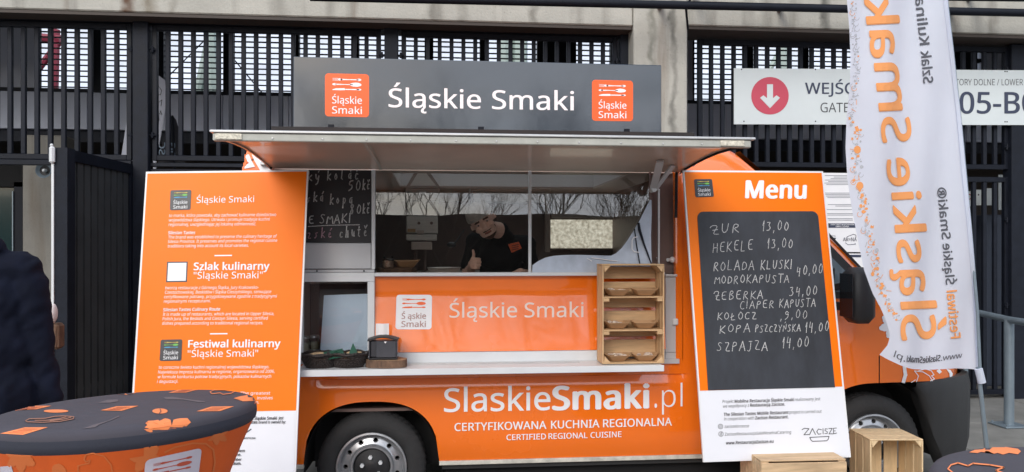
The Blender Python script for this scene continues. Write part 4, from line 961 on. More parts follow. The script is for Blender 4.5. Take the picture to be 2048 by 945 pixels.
# ---- leaf graphics on the fender and the tail
def leaf_print(name, plane, poly, mat, par, push=.003): return MB().poly([plane(x, y, push) for x, y in poly]).build(name, mat, par, fix=False)
leaf_print('leaf_print', YP(-.004), leaf2d(516, 330, 34, .5), m_letter, van)
b = MB(); [b.poly([YP(-.004)(p.x, p.y, .005) for p in s_]) for s_ in stroke2d([(497, 300), (505, 320), (522, 350)], 5)]; b.build('leaf_print', m_orange, van)
def on_side(x, y, push):
    p = P(x, y, 0)
    for _ in range(6): p = P(x, y, sy(p.x, p.z))
    p.y -= push; return p
def side_poly(pts, name, mat): return MB().poly([on_side(x, y, .004) for x, y in pts]).build(name, mat, van, fix=False)
side_poly(leaf2d(1786, 652, 30, -1.3), 'leaf_print', m_letter)
def side_lines(lst, w_, name):
    b = MB()
    for pts in lst:
        for s_ in stroke2d(pts, w_): b.poly([on_side(p.x, p.y, .005) for p in s_])
    b.build(name, m_letter, van, fix=False)
side_lines([[(1808, 735), (1810, 750), (1806, 764)]], 7, 'fender_print')
side_lines([[(1832, 764), (1836, 752), (1828, 742), (1845, 744), (1858, 752), (1864, 762)], [(1836, 742), (1850, 738), (1862, 742), (1867, 750), (1862, 752), (1868, 758), (1860, 762)], [(1822, 765), (1830, 760)]], 1.6, 'fender_print')
side_poly([(1872, 742), (1878, 738), (1883, 744), (1878, 748)], 'fender_print', m_letter); side_poly([(1892, 738), (1900, 740), (1905, 748), (1903, 756), (1899, 755), (1898, 747)], 'fender_print', m_letter)

# ================================================================== THINGS ON AND IN THE VAN
def on(name, label, cat, p, group=None): return thing(name, label, cat, p, group)
# chalkboard in the upper left opening
cp = YP(.006)
cb = thing('chalkboard', 'black chalkboard with Czech prices hung in the upper left of the serving side', 'chalkboard', cp(675, 485))
MB().slab([cp(*p) for p in ((596, 341), (742, 341), (742, 485.5), (596, 485.5))], (0, .012, 0)).build('board', m_board_k, cb)
for a_ in (('ký', (614, 362), (645, 360), 20), ('koláč', (653, 360), (722, 358), 21), ('50kč', (695, 383), (742, 379), 20), ('ská', (612, 405), (652, 403), 18), ('kopa', (658, 409), (710, 407), 20), ('80kč', (698, 429), (741, 426), 20), ('E', (616, 449), (630, 448), 16), ('SMAKI', (638, 448), (704, 446), 18), ('chutě', (678, 475), (738, 471), 22), ('zské', (614, 477), (668, 474), 19)):
    b = MB(); chalk(b, cp, *a_, 2.0); b.build('chalk_writing', m_chalk_p if a_[0] == 'zské' else m_chalk, cb, fix=False)
b = MB()
for s_ in stroke2d([(616, 453.5), (660, 451), (719, 450)], 1.4): b.poly([cp(p.x, p.y, .003) for p in s_])
b.build('chalk_underline', m_chalk, cb, fix=False)
# tree slice with jar and paper tray behind the left pane
def wood_slice(label, c, rx, ry, h, seed):
    t = on('wood_slice', label, 'wood slice', c, None); rnd = random.Random(seed); n = 40; bot = []; top = []
    for k in range(n):
        a = 2*pi*k/n; r = 1+.05*sin(3*a+seed)+.03*sin(7*a)+rnd.uniform(-.012, .012)
        bot.append(Vector((c[0]+rx*r*cos(a), c[1]+ry*r*sin(a), c[2]))); top.append(Vector((c[0]+rx*r*cos(a)*.985, c[1]+ry*r*sin(a)*.985, c[2]+h)))
    MB().grid([bot+[bot[0]], [(p*.5+q*.5)+Vector((0, 0, 0)) for p, q in zip(bot+[bot[0]], top+[top[0]])], top+[top[0]]]).build('bark', m_bark, t, smooth=60)
    MB().poly(top).build('cut_face', m_cutwood, t); return t
def glass_jar(label, c, r, h, fill, group=None, lid=True):
    t = on('glass_jar', label, 'jar', c, group); T = Matrix.Translation(c)
    MB().lathe([(0, .002), (r*.86, .003), (r*.88, h*.1), (r*.88, h*.62), (0, h*.64)], 20, T).build('filling', fill, t, smooth=50)
    MB().lathe([(r*.9, 0), (r, .006), (r, h*.72), (r*.78, h*.82), (r*.78, h)], 20, T).build('glass', m_glass_s, t, smooth=50)
    if lid: MB().lathe([(0, h*1.005), (r*.8, h), (r*.84, h*.98), (r*.84, h*.86)], 20, T).build('lid', m_alu, t, smooth=40)
    return t
def tray(label, c, L, W, H, food=None, rz=0, group='brown paper trays in the crate shelf'):
    "boat shaped folded card tray"
    t = on('paper_tray', label, 'paper tray', c, group); R = Matrix.Rotation(rz, 3, 'Z'); c = Vector(c)
    def q(x, y, z): return c+R@Vector((x, y, z))
    l, w_ = L/2, W/2; b = MB()
    bt = [q(-l*.42, -w_*.45, .002), q(l*.42, -w_*.45, .002), q(l*.55, 0, .004), q(l*.42, w_*.45, .002), q(-l*.42, w_*.45, .002), q(-l*.55, 0, .004)]
    tp = [q(-l*.72, -w_, H*.88), q(l*.70, -w_, H*.9), q(l, 0, H*1.12), q(l*.72, w_, H), q(-l*.72, w_, H), q(-l, 0, H*1.1)]
    b.poly(bt)
    for i in range(6): b.poly([bt[i], bt[(i+1) % 6], tp[(i+1) % 6], tp[i]])
    o = b.build('card', m_kraft, t)
    sm = o.modifiers.new('thickness', 'SOLIDIFY'); sm.thickness = .0022
    if food:
        rnd = random.Random(label); b = MB()
        for k in range(9): b.ball(q(rnd.uniform(-l*.5, l*.5), rnd.uniform(-w_*.4, w_*.4), H*.75+rnd.uniform(0, H*.25)), (rnd.uniform(.012, .022), rnd.uniform(.01, .018), .006), 8, 5)
        b.build('food', food, t, smooth=60)
    return t
c = P(791, 546.5, .22); wood_slice('thin dark tree slice inside the window under the jar', (c.x, .22, c.z), .13, .085, .034, 1)
glass_jar('small glass jar of pale sweets on the tree slice inside the window', (P(776, 532, .17).x, .17, c.z+.036), .042, .075, M('sweets', (.50, .42, .34), .6, var=.7, vs=60, var2=(.30, .05, .04)), lid=False)
tray('open brown paper tray behind the small jar on the tree slice', (P(812, 534, .26).x, .26, c.z+.036), .20, .12, .048, rz=.2, group=None)
# jars in the display window
zd = P(640, 706, .25).z+.001
for i, (px_, Y, lb) in enumerate(((609, .2, 'cream filled glass jar half hidden by the left board, in the display window'), (628, .26, 'cream filled glass jar second from the left board in the display window'))):
    glass_jar(lb, (P(px_, 706, Y).x, Y, zd), .040, .115, m_cream, 'jars in the display window')
for i, (px_, lb) in enumerate(((682, 'stacked clear plastic cup left of centre behind the blue sheet bottom'), (712, 'stacked clear plastic cup at the right behind the blue sheet bottom'))):  # the blue sheet is the one added for the display window reflection
    t = on('plastic_cup', lb, 'plastic cup', (P(px_, 706, .08).x, .085, zd), 'clear cups in the display window'); T = Matrix.Translation(ORG[t.name])
    MB().lathe([(0, .0), (.030, .001), (.040, .085), (.042, .087)], 18, T).build('cup_wall', m_glass_s, t, smooth=40); MB().lathe([(0, .006), (.028, .006), (.034, .05), (0, .055)], 14, T).build('filling', m_cream, t, smooth=40)
# baskets
def basket(label, c, rx, ry, h, seed):
    t = on('wicker_basket', label, 'basket', c, 'dark wicker baskets on the counter'); c = Vector(c); rnd = random.Random(seed)
    b = MB(); n = 56
    for r in range(9):
        z = .004+h*r/8; f = .66+.34*(r/8)**.8; ring = []
        for k in range(n+1):
            a = 2*pi*k/n; wv = .004*(1 if (k+r) % 2 else -1); ring.append(c+Vector(((rx*f+wv)*cos(a), (ry*f+wv)*sin(a), z+(.006*sin(a*4+seed) if r > 5 else 0))))
        b.tube(ring, .0052, 5, cap=False)
    b.build('woven_wall', m_wicker, t, smooth=60)
    b = MB()
    for k in range(n//2):
        a = 4*pi*k/n; b.tube([c+Vector((rx*.62*cos(a), ry*.62*sin(a), .004)), c+Vector((rx*.84*cos(a), ry*.84*sin(a), h*.5)), c+Vector((rx*cos(a), ry*sin(a), h*1.03))], .003, 4)
    b.build('stakes', m_wicker, t)
    b = MB(); b.tube([c+Vector(((rx+.004)*cos(2*pi*k/40), (ry+.004)*sin(2*pi*k/40), h*1.05+.005*sin(k))) for k in range(41)], .008, 6, cap=False); b.build('rim', m_wicker, t, smooth=60)
    MB().poly([c+Vector((rx*.9*cos(2*pi*k/24), ry*.9*sin(2*pi*k/24), h*.62)) for k in range(24)]).build('lining', m_kraft, t)
    for k in range(5):
        a = rnd.uniform(0, 6.28); q = c+Vector((rx*.45*cos(a)-.02, ry*.35*sin(a), h*.95)); r_ = rnd.uniform(.03, .05)
        MB().ball(q, (r_, r_*.7, .014), 10, 6, Matrix.Rotation(rnd.uniform(-.3, .3), 3, 'Y')).build('food_piece', m_beige, t, smooth=60)
    return t, c
t, c = basket('dark wicker basket of beige snacks beside the left board', (P(640, 732, -.15).x, -.15, 1.030), .118, .090, .078, 1)
MB().slab([c+Vector(v) for v in ((.03, -.05, .078), (.095, -.02, .088), (.08, .03, .098), (.02, .0, .088))], (0, 0, .002)).build('green_napkin', m_green, t)
t, c = basket('dark wicker basket with green napkins left of the napkin dispenser', (P(698, 733, -.15).x, -.15, 1.030), .122, .090, .080, 2)
MB().add([c+Vector(v) for v in ((.0, -.04, .075), (.06, -.04, .08), (.028, -.03, .15), (.05, .03, .08))], [(0, 1, 2), (1, 3, 2), (0, 2, 3)]).build('green_napkin', m_green, t)
MB().add([c+Vector(v) for v in ((-.115, -.02, .075), (-.02, -.06, .08), (-.04, .0, .112), (-.10, .02, .10), (-.07, -.05, .105))], [(0, 1, 4), (1, 2, 4), (2, 3, 4), (3, 0, 4)]).build('green_napkin', m_green, t)
MB().add([c+Vector(v) for v in ((-.12, -.075, .055), (-.04, -.09, .07), (-.05, -.05, .09), (-.10, -.05, .085))], [(0, 1, 2, 3)]).build('green_napkin', m_green, t)
# napkin dispenser on its slice
c = P(774, 733, -.17); wood_slice('thick bark edged tree slice on the counter under the napkin dispenser', (c.x, -.155, 1.030), .128, .095, .046, 4)
nx0, nx1 = P(737, 700, -.17).x, P(797, 700, -.17).x; z0 = 1.077; t = on('napkin_dispenser', 'black and smoked plastic napkin dispenser with a white napkin sticking up', 'napkin dispenser', ((nx0+nx1)/2, -.16, z0))
MB().box((nx0+.003, -.215, z0), (nx1-.003, -.105, z0+.012), .004).build('foot', m_black, t); MB().box((nx0+.012, -.205, z0+.012), (nx1-.012, -.115, z0+.118), .008).build('napkin_box', M('dispenser_inner', (.035, .035, .042), .35, coat=.3), t)
for s_ in (0, 1):
    x = nx0+.004 if not s_ else nx1-.012; MB().box((x, -.213, z0+.012), (x+.008, -.107, z0+.120), .003).build('side_frame', m_smoke, t)
MB().box((nx0+.05, -.2145, z0+.015), (nx1-.014, -.2085, z0+.115), .002).build('clear_front', m_smoke, t)
ar = [[Vector((nx0-.002+(nx1-nx0+.004)*k/12, y, z0+.120+.020*sin(pi*k/12)+dz)) for k in range(13)] for y, dz in ((-.218, -.006), (-.218, .004), (-.16, .010), (-.102, .004), (-.102, -.006))]
MB().grid(ar).build('lid', m_black, t, smooth=50)
nx = (nx0+nx1)/2-.008; MB().grid([[Vector((nx-.040+.08*k/6, -.16+.006*sin(k*1.4), z0+.132+.085*v)) for k in range(7)] for v in (0, .5, 1)]).build('napkin', m_paper, t, smooth=60)
MB().add([Vector((nx+.014, -.2152, z0+.112)), Vector((nx+.030, -.2152, z0+.112)), Vector((nx+.022, -.2152, z0+.100))], [(0, 1, 2)]).build('sticker', m_paper, t)

# ---- wooden crates
def crate(name, label, W, D, H, mv, mh, back='h', shelves=0, nback=3, front=None, nside=3, topn=3, group=None, cat='crate'):
    "upright crate, open towards -Y; origin at the middle of its foot; each board a part"
    t = thing(name, label, cat, (0, 0, 0), group); th = .009; w2 = W/2; rnd = random.Random(label)
    jt = lambda: rnd.uniform(-.0018, .0018)
    for s in (-1, 1):
        bw = D/nside
        for k in range(nside):
            x = s*(w2-th/2); g = .004
            MB().box((x-th/2, -D/2+k*bw+g+jt(), .001), (x+th/2, -D/2+(k+1)*bw-g+jt(), H-th-.001+jt()), .0015).build('side_board', mv, t)
    for zz in (0, H-th):
        bw = D/topn
        for k in range(topn):
            MB().box((-w2+jt(), -D/2+k*bw+.002+jt(), zz+.0005), (w2+jt(), -D/2+(k+1)*bw-.002, zz+th), .0015).build('end_board', mh, t)
    if back == 'h':
        cuts = (0, .22, .53, .84, 1) if shelves else [k/nback for k in range(nback+1)]
        for a, c in zip(cuts, cuts[1:]): MB().box((-w2+th+.001, D/2-th, .01+a*(H-.02)+.010), (w2-th-.001, D/2-.001, .01+c*(H-.02)-.010), .0015).build('back_board', mh, t)
    elif back == 'v':
        bw = (W-2*th)/nback
        for k in range(nback): MB().box((-w2+th+k*bw+.008, D/2-th, th+.001), (-w2+th+(k+1)*bw-.008, D/2-.001, H-th-.001), .0015).build('back_board', mv, t)
    for sx in (-1, 1):
        for zz, s in ((th, 1), (H-th, -1)):
            x = sx*(w2-th); L = .042
            MB().slab([(x, -D/2+.002, zz+s*.0005), (x-sx*L, -D/2+.002, zz+s*.0005), (x-sx*.006, -D/2+.002, zz+s*L)], (0, D-.02, 0)).build('corner_block', mh, t)
    for k in range(shelves):
        z = H*(k+1)/(shelves+1)
        MB().box((-w2+th+.001, -D/2+.004, z-.004), (w2-th-.001, D/2-th-.002, z+.005), .0015).build('shelf_board', mh, t)
        for sx in (-1, 1): MB().box((sx*(w2-th-.001), -D/2+.006, z-.026), (sx*(w2-th-.036), D/2-.03, z-.0045), .0015).build('shelf_cleat', mh, t)
    if front == 'h':
        bh = (H-2*th)/3
        for k in range(3): MB().box((-w2+.0, -D/2-th, th+k*bh+.006), (w2, -D/2-.0005, th+(k+1)*bh-.006), .0015).build('front_board', mh, t)
    return t
xa, xb = P(1205, 725, -.215).x, P(1329, 725, -.215).x; SX = (xa+xb)/2; SW = xb-xa
sh = crate('shelf_crate', 'upright wooden crate used as a shelf for paper trays on the counter', SW, .18, .628, m_pine_v, m_pine_h, 'h', 2, 3)
sh.location = (SX, -.128, 1.0315); ORG[sh.name] = Vector((0, 0, 0))
trl = (('top left paper tray with a sliver of white food in the crate shelf', 'top right empty paper tray in the crate shelf'), ('middle left paper tray holding white food in the crate shelf', 'middle right empty pointed paper tray in the crate shelf'), ('bottom left paper tray holding striped food in the crate shelf', 'bottom right paper tray holding pale food in the crate shelf'))
m_fd = M('white_food', (.62, .56, .48), .7, var=.5, vs=60, var2=(.25, .13, .08))
for r in range(3):
    z = 1.0315+(.010 if r == 2 else .628*(2-r)/3+.0065)
    for k in (0, 1): tray(trl[r][k], (SX+(k-.5)*.180, -.135+.012*(r % 2), z), .184, .140, .044, m_fd if trl[r][k].find('empty') < 0 else None, rz=(.06, -.05, .03, -.08, .1, -.04)[r*2+k])
gz = hump(3.0, -.6)
c1 = crate('wooden_crate', 'upright open wooden crate standing in front of the front wheel', .335, .30, .51, m_pine_pv, m_pine_pv, 'v', 0, 3, nside=3, topn=3, group='wooden crates on the ground')
q = CAM+ray(1798, 900)*4.86; c1.location = (q.x, q.y+.15, hump(q.x, q.y)+.008); c1.rotation_euler.z = -.085
c2 = crate('wooden_crate', 'closed darker wooden crate carrying the menu board', .53, .34, .455, m_pine_ph, m_pine_ph, 'h', 0, 3, front='h', nside=3, topn=4, group='wooden crates on the ground')
q = CAM+ray(1610, 935)*4.66; c2.location = (q.x+.0, q.y+.18, hump(q.x, q.y)+.004); c2.rotation_euler.z = -.02

# ================================================================== BOARDS
def edge_board(name, label, plane, c, split_y, th=.018):
    pts = [plane(*p) for p in c]; t = thing(name, label, 'board', (pts[2]+pts[3])/2)
    MB().slab(pts, -plane.n*th).build('board_panel', m_white, t); return t
tl, tr_ = P(292, 344, -.16), P(616.5, 340, -.16); bl_ = P(243, 1128, -.52)
LB = plane3(tl, tr_, bl_)
lb = edge_board('info_board', 'tall orange information board leaning on the van behind the cocktail table', LB, [(292, 344), (616.5, 340), (584, 1128), (243, 1128)], 822)
def yl(y, right): return (616.5-32.5*(y-340)/788) if right else (292-49*(y-344)/784)
MB().poly([LB(*p, .002) for p in ((yl(346, 0)+3, 347.5), (yl(343, 1)-3, 343.5), (yl(822, 1)-4.5, 821.5), (yl(826, 0)+4, 827))]).build('orange_print', m_board_or, lb)
MB().poly([LB(*p, .002) for p in ((yl(828, 0)+4, 828), (yl(822, 1)-4.5, 822.6), (yl(1120, 1)-4, 1124), (yl(1120, 0)+3, 1124))]).build('white_print', m_whitebd, lb)
UPB = (.035, -1)
w_ = MB(); T = lambda s, L, R, cap, bold=0, it=.12: ptext(w_, LB, s, L, R, cap, UPB, bold, .004, it)
T('Śląskie Smaki', (393, 406.5), (508, 404.5), 12.5, .0, 0)
T('to marka, która powstała, aby zachować kulinarne dziedzictwo', (337.5, 434.5), (552, 432.5), 6)
T('województwa śląskiego. Utrwala i promuje tradycje kuchni', (337, 443.5), (539, 441.5), 6)
T('regionalnej, uwzględniając jej lokalną odmienność.', (337, 452.5), (512, 451), 6)
T('Silesian Tastes', (336, 469), (390, 468.5), 6, .03)
T('The brand was established to preserve the culinary heritage of', (336, 477.8), (553, 475.5), 6)
T('Silesia Province. It preserves and promotes the regional cuisine', (335.5, 486.5), (554, 484), 6)
T('traditions taking into account its local varieties.', (335, 495.5), (497, 494), 6)
T('Szlak kulinarny', (387, 540.5), (539, 539.5), 14.5, .035, 0); T('"Śląskie Smaki"', (387, 558), (525, 557), 13.5, .0, 0)
T('tworzą restauracje z Górnego Śląska, Jury Krakowsko-', (330, 579), (517, 578), 6)
T('Częstochowskiej, Beskidów i Śląska Cieszyńskiego, serwujące', (329.5, 588), (542, 586.5), 6)
T('certyfikowane potrawy, przygotowywane zgodnie z tradycyjnymi', (328, 597), (553, 595.5), 6)
T('regionalnymi recepturami.', (327.5, 606), (421, 605), 6)
T('Silesian Tastes Culinary Route', (326, 623), (440, 621.5), 6, .03)
T('It is made up of restaurants, which are located in Upper Silesia,', (325.5, 632), (548, 630.5), 6)
T('Polish Jura, the Beskids and Cieszyn Silesia, serving certified', (325, 641), (535, 639.5), 6)
T('dishes prepared according to traditional regional recipes.', (324, 650), (526, 649), 6)
T('Festiwal kulinarny', (376, 695.5), (561, 694.5), 14.5, .035, 0); T('"Śląskie Smaki"', (375, 714.5), (516, 713.5), 13.5, .0, 0)
T('to coroczne święto kuchni regionalnej województwa śląskiego.', (317, 738), (538, 737), 6)
T('Największa impreza kulinarna w regionie, organizowana od 2006,', (316, 747.5), (549, 746), 6)
T('w formule konkursu potraw tradycyjnych, pokazów kulinarnych', (315, 757), (542, 756), 6)
T('i degustacji.', (314, 766.5), (356, 766), 6)
T('The greatest', (480, 790), (540, 789.5), 6); T('involves', (514, 799.5), (545, 799), 6); T('n.', (512, 808), (518, 808), 6)
for L, R, y in ((429, 464, 510.5), (420, 455, 667)): w_.poly([LB(*p, .004) for p in ((L, y), (R, y-.4), (R, y+2), (L, y+2.4))])
w_.build('white_lettering', m_letter, lb, fix=False)['kind'] = 'stuff'
w_ = MB()
T('h marki ', (484, 840.5), (507, 840), 5.5, .01, 0); T('Śląskie Smaki', (508.5, 840), (554, 839.5), 5.8, .04, 0); T('jest', (556.5, 839.5), (566.5, 839), 5.8, .02, .1)
T('ian Tastes', (480, 848), (515, 847.5), 5.8, .04, 0); T('brand is owned by:', (517, 847.5), (571, 847), 5.5, .015, .1)
T('SLSKA ORGANIZACJA TURYSTYCZNA', (440, 879.5), (511, 878.5), 3.6, .015, 0)
T('jest członkiem', (440, 905.5), (489.5, 904.5), 5.5, .02, .1); T('Sieci Kulinarne.', (430, 913.5), (482.5, 912.5), 6, .04, 0); T('is a member', (446, 922.5), (482.5, 922), 5.5, .02, .1); T('Consortium.', (441, 930.5), (482.5, 930), 6, .04, 0); T('wyróżnione', (424, 945), (460.5, 944.5), 5.5, .02, .1)
w_.build('dark_lettering', m_ink, lb, fix=False)['kind'] = 'stuff'
b = MB(); [b.poly([LB(p.x, p.y, .004) for p in s_]) for pts, ww in ((((466, 872), (478, 864), (490, 860)), 1.6), (((480, 871), (492, 866), (502, 859)), 2.2)) for s_ in stroke2d(pts, ww)]; b.build('logo_strokes', m_ink, lb, fix=False)
b = MB(); [b.poly([LB(p.x, p.y, .004) for p in s_]) for s_ in stroke2d(((472, 873), (484, 865), (494, 861)), 1.8)]; b.build('logo_strokes', M('print_green', (.05, .20, .12), .5), lb, fix=False)
MB().poly([LB(x, y, .004) for x, y in ell(482.5, 858, 2.8, 2.8, 12)]).build('logo_sun', M('print_gold', (.6, .42, .12), .5), lb)
ICN = [M('print_yellow', (.62, .45, .09), .5), M('print_leaf_green', (.16, .48, .09), .5), M('print_blue', (.07, .36, .62), .5)]
emblem(lb, LB, [(341, 381), (382.5, 380), (381, 420), (339.5, 421)], m_emb, ICN, m_letter, push=.0045)
emblem(lb, LB, [(321.5, 680), (364.5, 679), (362.5, 722), (319, 722.5)], m_emb, ICN, m_letter, push=.0045)
MB().poly([LB(*p, .003) for p in ((334, 524), (375.5, 523.5), (374, 564.5), (332, 565))]).build('dark_square', m_emb, lb)
MB().poly([LB(*p, .005) for p in ((336.5, 526.5), (373, 526), (371.5, 562), (334.5, 562.5))]).build('pale_square', m_whitebd, lb)

# menu board on the crate
tl, tr_ = P(1366, 341, -.13), P(1646, 343, -.13); bl_ = P(1407, 925, -.37)
RB = plane3(tl, tr_, bl_)
mb_ = edge_board('menu_board', 'tall orange menu board with a chalk price list standing on a crate', RB, [(1366, 341), (1646, 343), (1702, 915), (1407, 925)], 780)
rl = lambda y, r, o: ((1646+56*(y-343)/572-o) if r else (1366+41*(y-341)/584+o))
MB().poly([RB(*p, .002) for p in ((rl(344, 0, 3), 344.5), (rl(346, 1, 3), 346.2), (rl(774, 1, 3.5), 773.5), (rl(782, 0, 3), 782))]).build('orange_print', m_board_or, mb_)
MB().poly([RB(*p, .002) for p in ((rl(783, 0, 3), 782.8), (rl(775, 1, 3.5), 774.2), (rl(912, 1, 3), 912.5), (rl(922, 0, 3), 922.4))]).build('white_print', m_whitebd, mb_)
def cpt(u, v):  # chalk panel corners with rounded top
    return bil([(1394, 424), (1635, 423), (1669.5, 775), (1416, 780.8)], u, v)
top = [(0, 1)]+[(.05-.05*cos(radians(a)), .035-.035*sin(radians(a))) for a in range(0, 91, 15)]+[(.95+.05*sin(radians(a)), .035-.035*cos(radians(a))) for a in range(0, 91, 15)]+[(1, 1)]
MB().slab([RB(*cpt(u, v), .002) for u, v in top], RB.n*.004).build('chalk_panel', m_board, mb_)
def CH(s, L, R, cap, wd=1.3):
    w_ = MB(); chalk(w_, RB, s, L, R, cap, wd, .02, (.05, -1), .0075); w_.build('chalk_writing', m_chalk, mb_, fix=False)
CH('ŻUR', (1419, 470), (1483, 465), 19); CH('13,00', (1524, 463), (1580, 461), 19)
CH('HEKELE', (1424, 505), (1508, 501), 20); CH('13,00', (1534, 498), (1588, 496), 19)
CH('ROLADA', (1425, 542), (1510, 540), 19); CH('KLUSKI', (1520, 540), (1586, 538), 18); CH('40,00', (1592, 552), (1648, 546), 19)
CH('MODROKAPUSTA', (1428, 568), (1580, 566), 16)
CH('ŻEBERKA', (1427, 602), (1528, 597), 17); CH('34,00', (1577, 593), (1637, 590), 18)
CH('CIAPER', (1478, 619), (1550, 615), 16); CH('KAPUSTA', (1557, 616), (1632, 613), 16)
CH('KOŁOCZ', (1433, 641), (1515, 638), 15); CH(',9,00', (1560, 639), (1618, 637), 17)
CH('KOPA', (1437, 667), (1502, 664), 16); CH('PSZCZYŃSKA', (1509, 665), (1602, 663), 14); CH('14,00', (1610, 666), (1660, 662), 19)
CH('SZPAJZA', (1432, 703), (1537, 701), 18); CH('14,00', (1564, 697), (1620, 694), 20)
w_ = MB(); ptext(w_, RB, 'Menu', (1490, 396), (1613, 397), 34, (.04, -1), .05, .004); w_.build('menu_lettering', m_letter, mb_, fix=False)
emblem(mb_, RB, [(1388, 359), (1424, 358.5), (1428, 394), (1391, 395)], m_emb, ICN, m_letter, push=.0045)
w_ = MB(); T2 = lambda s, L, R, cap, bold=0: ptext(w_, RB, s, L, R, cap, (.06, -1), bold, .004)
T2('Projekt', (1445, 806.5), (1467, 806), 6); T2('Mobilna Restauracja Śląskie Smaki', (1469, 806), (1588, 802.5), 6, .03); T2('realizowany jest', (1590, 802.5), (1640.5, 801), 6)
T2('we współpracy z', (1445.5, 816), (1498, 814), 6); T2('Restauracją Zacisze.', (1500, 814), (1570, 811.5), 6, .03)
T2('The Silesian Tastes Mobile Restaurant', (1447, 832.5), (1577, 828), 6.2, .03); T2('project is carried out', (1579, 828), (1643, 826), 6.2)
T2('in cooperation with', (1448, 841.5), (1508, 839.5), 6.2); T2('Zacisze Restaurant.', (1510, 839.5), (1577, 837), 6.2, .03)
T2('zaciszebrzezce', (1449, 856.5), (1498, 855), 6); T2('ZaciszeRestauracjaSalaWeselnaCatering', (1449.5, 872), (1582, 867.5), 6); T2('www.RestauracjaZacisze.eu', (1451.5, 889.5), (1547, 886), 6.2, .03)
for pts, ww in ((ell(1441, 853.5, 4.6, 4.6)+[(1445.6, 853.5)], .9), (ell(1441, 853.5, 2, 2)+[(1443, 853.5)], .7), (ell(1442, 868.5, 4.6, 4.6)+[(1446.6, 868.5)], .9), (((1443.8, 865.6), (1442.2, 866.2), (1442, 872)), 1), (((1440, 868.6), (1444, 868.4)), .8),
        (((1604, 860), (1609, 857), (1618, 858), (1608, 870), (1618, 869.6)), 1.5), (((1619, 870), (1625, 857.5), (1631, 869.6)), 1.5), (((1643, 860), (1637, 858.4), (1633.5, 864), (1637, 869), (1642, 868)), 1.4), (((1646, 857.5), (1646.3, 868.5)), 1.4),
        (((1655, 858.5), (1650.5, 858), (1650, 861.5), (1654.5, 864), (1654.5, 867.5), (1649.5, 867.5)), 1.3), (((1657.5, 857.5), (1664.5, 857.2), (1658, 868.3), (1664.8, 868)), 1.4), (((1673, 856.6), (1667, 857), (1667.2, 868), (1673.5, 866.5)), 1.3), (((1667.2, 862.5), (1671, 862.2)), 1.2), (((1665, 868.5), (1671, 867.5)), 1.2),
        (((1619.5, 875.3), (1658, 873.3), (1656.5, 879), (1653.5, 882), (1625, 883.2), (1622, 880.5), (1619.5, 875.3)), 1.5)):
    for s_ in stroke2d(pts, ww): w_.poly([RB(p.x, p.y, .004) for p in s_])
w_.build('dark_lettering', m_ink, mb_, fix=False)['kind'] = 'stuff'

# ================================================================== FEATHER FLAG
m = m_flagc; t_ = m.node_tree; b_ = t_.nodes['Principled BSDF']; tl_ = t_.nodes.new('ShaderNodeBsdfTranslucent'); tl_.inputs[0].default_value = (.72, .76, .86, 1); mx_ = t_.nodes.new('ShaderNodeMixShader'); mx_.inputs[0].default_value = .38
t_.links.new(b_.outputs[0], mx_.inputs[1]); t_.links.new(tl_.outputs[0], mx_.inputs[2]); t_.links.new(mx_.outputs[0], t_.nodes['Material Output'].inputs[0])
ff = thing('feather_flag', 'tall white feather flag with mirrored orange lettering in front of the van nose', 'flag', P(1973, 1010, -.62))
FYB = -.70
def fwave(x, z):
    u = (x-3.0); return FYB+.028*sin(u*9+z*1.1)+.016*sin(u*21-z*2.3+1)+.012*sin(z*5.3+u*6)+.02*sin(z*1.9)
def onflag(x, y, push=0):
    p = P(x, y, FYB)
    for _ in range(4): p = P(x, y, fwave(p.x, p.z))
    p.y -= push; return p
LE = [(-700, 1745), (-500, 1700), (-250, 1680), (-100, 1686), (0, 1693.7), (57, 1698.6), (114, 1701), (171, 1699.8), (236, 1693), (297, 1691), (360, 1695), (420, 1704), (477, 1715), (540, 1728), (586, 1744.6), (620, 1763), (645, 1773), (668, 1780), (689, 1776.6), (710, 1759)]
RE = [(-700, 1800), (-500, 1845), (-250, 1870), (0, 1891), (23, 1893), (133, 1906), (236, 1917.7), (360, 1929), (428, 1936), (527, 1944.6), (625, 1952.8), (740, 1958)]
def ip_(tab, y):
    for (a, u), (c, v) in zip(tab, tab[1:]):
        if a <= y <= c: return u+(v-u)*(y-a)/(c-a)
    return tab[-1][1]
BE = [(1759, 710), (1775, 719), (1792, 727), (1808, 734), (1826.5, 739), (1861, 740), (1890, 738.5), (1912.5, 737), (1935, 738), (1958, 740)]
rows = []; ny = 150; nxx = 34
for j in range(ny+1):
    v = j/ny; row = []
    for i in range(nxx+1):
        u = i/nxx; bx = 1759+(1958-1759)*u; yb = ip_([(a, c) for a, c in BE], bx)
        y = -700+(yb+700)*v; x = ip_(LE, min(y, 710))*(1-u)+ip_(RE, min(y, 740))*u if y < 710 else 1759*(1-u)+ip_(RE, y)*u
        row.append(onflag(x, y))
    rows.append(row)
MB().grid(rows).build('cloth', m_flagc, ff, smooth=80)
MB().grid([[r[-1]+Vector((-.014, -.004, 0)), r[-1]+Vector((.0, -.016, 0)), r[-1]+Vector((.012, -.004, 0)), r[-1]+Vector((.004, .012, 0)), r[-1]+Vector((-.012, .006, 0))] for r in rows]).build('pole_sleeve', m_flagc, ff, smooth=60)
pb = P(1985, 1010, -.64); pb.z = .05
MB().tube([P(1956, 735, FYB), P(1973, 893, -.68), pb], .0125, 10).build('lower_pole', m_rgal, ff, smooth=50)
MB().tube([P(1957, 738, FYB-.01), P(1964, 766, FYB-.01)], .022, 10).build('tie', m_flagc, ff, smooth=50)
MB().tube([P(ip_(RE, y)+2, y, FYB) for y in (-690, -500, -250, 0, 236, 428, 625, 738)], .009, 8).build('upper_pole', m_rgal, ff, smooth=50)
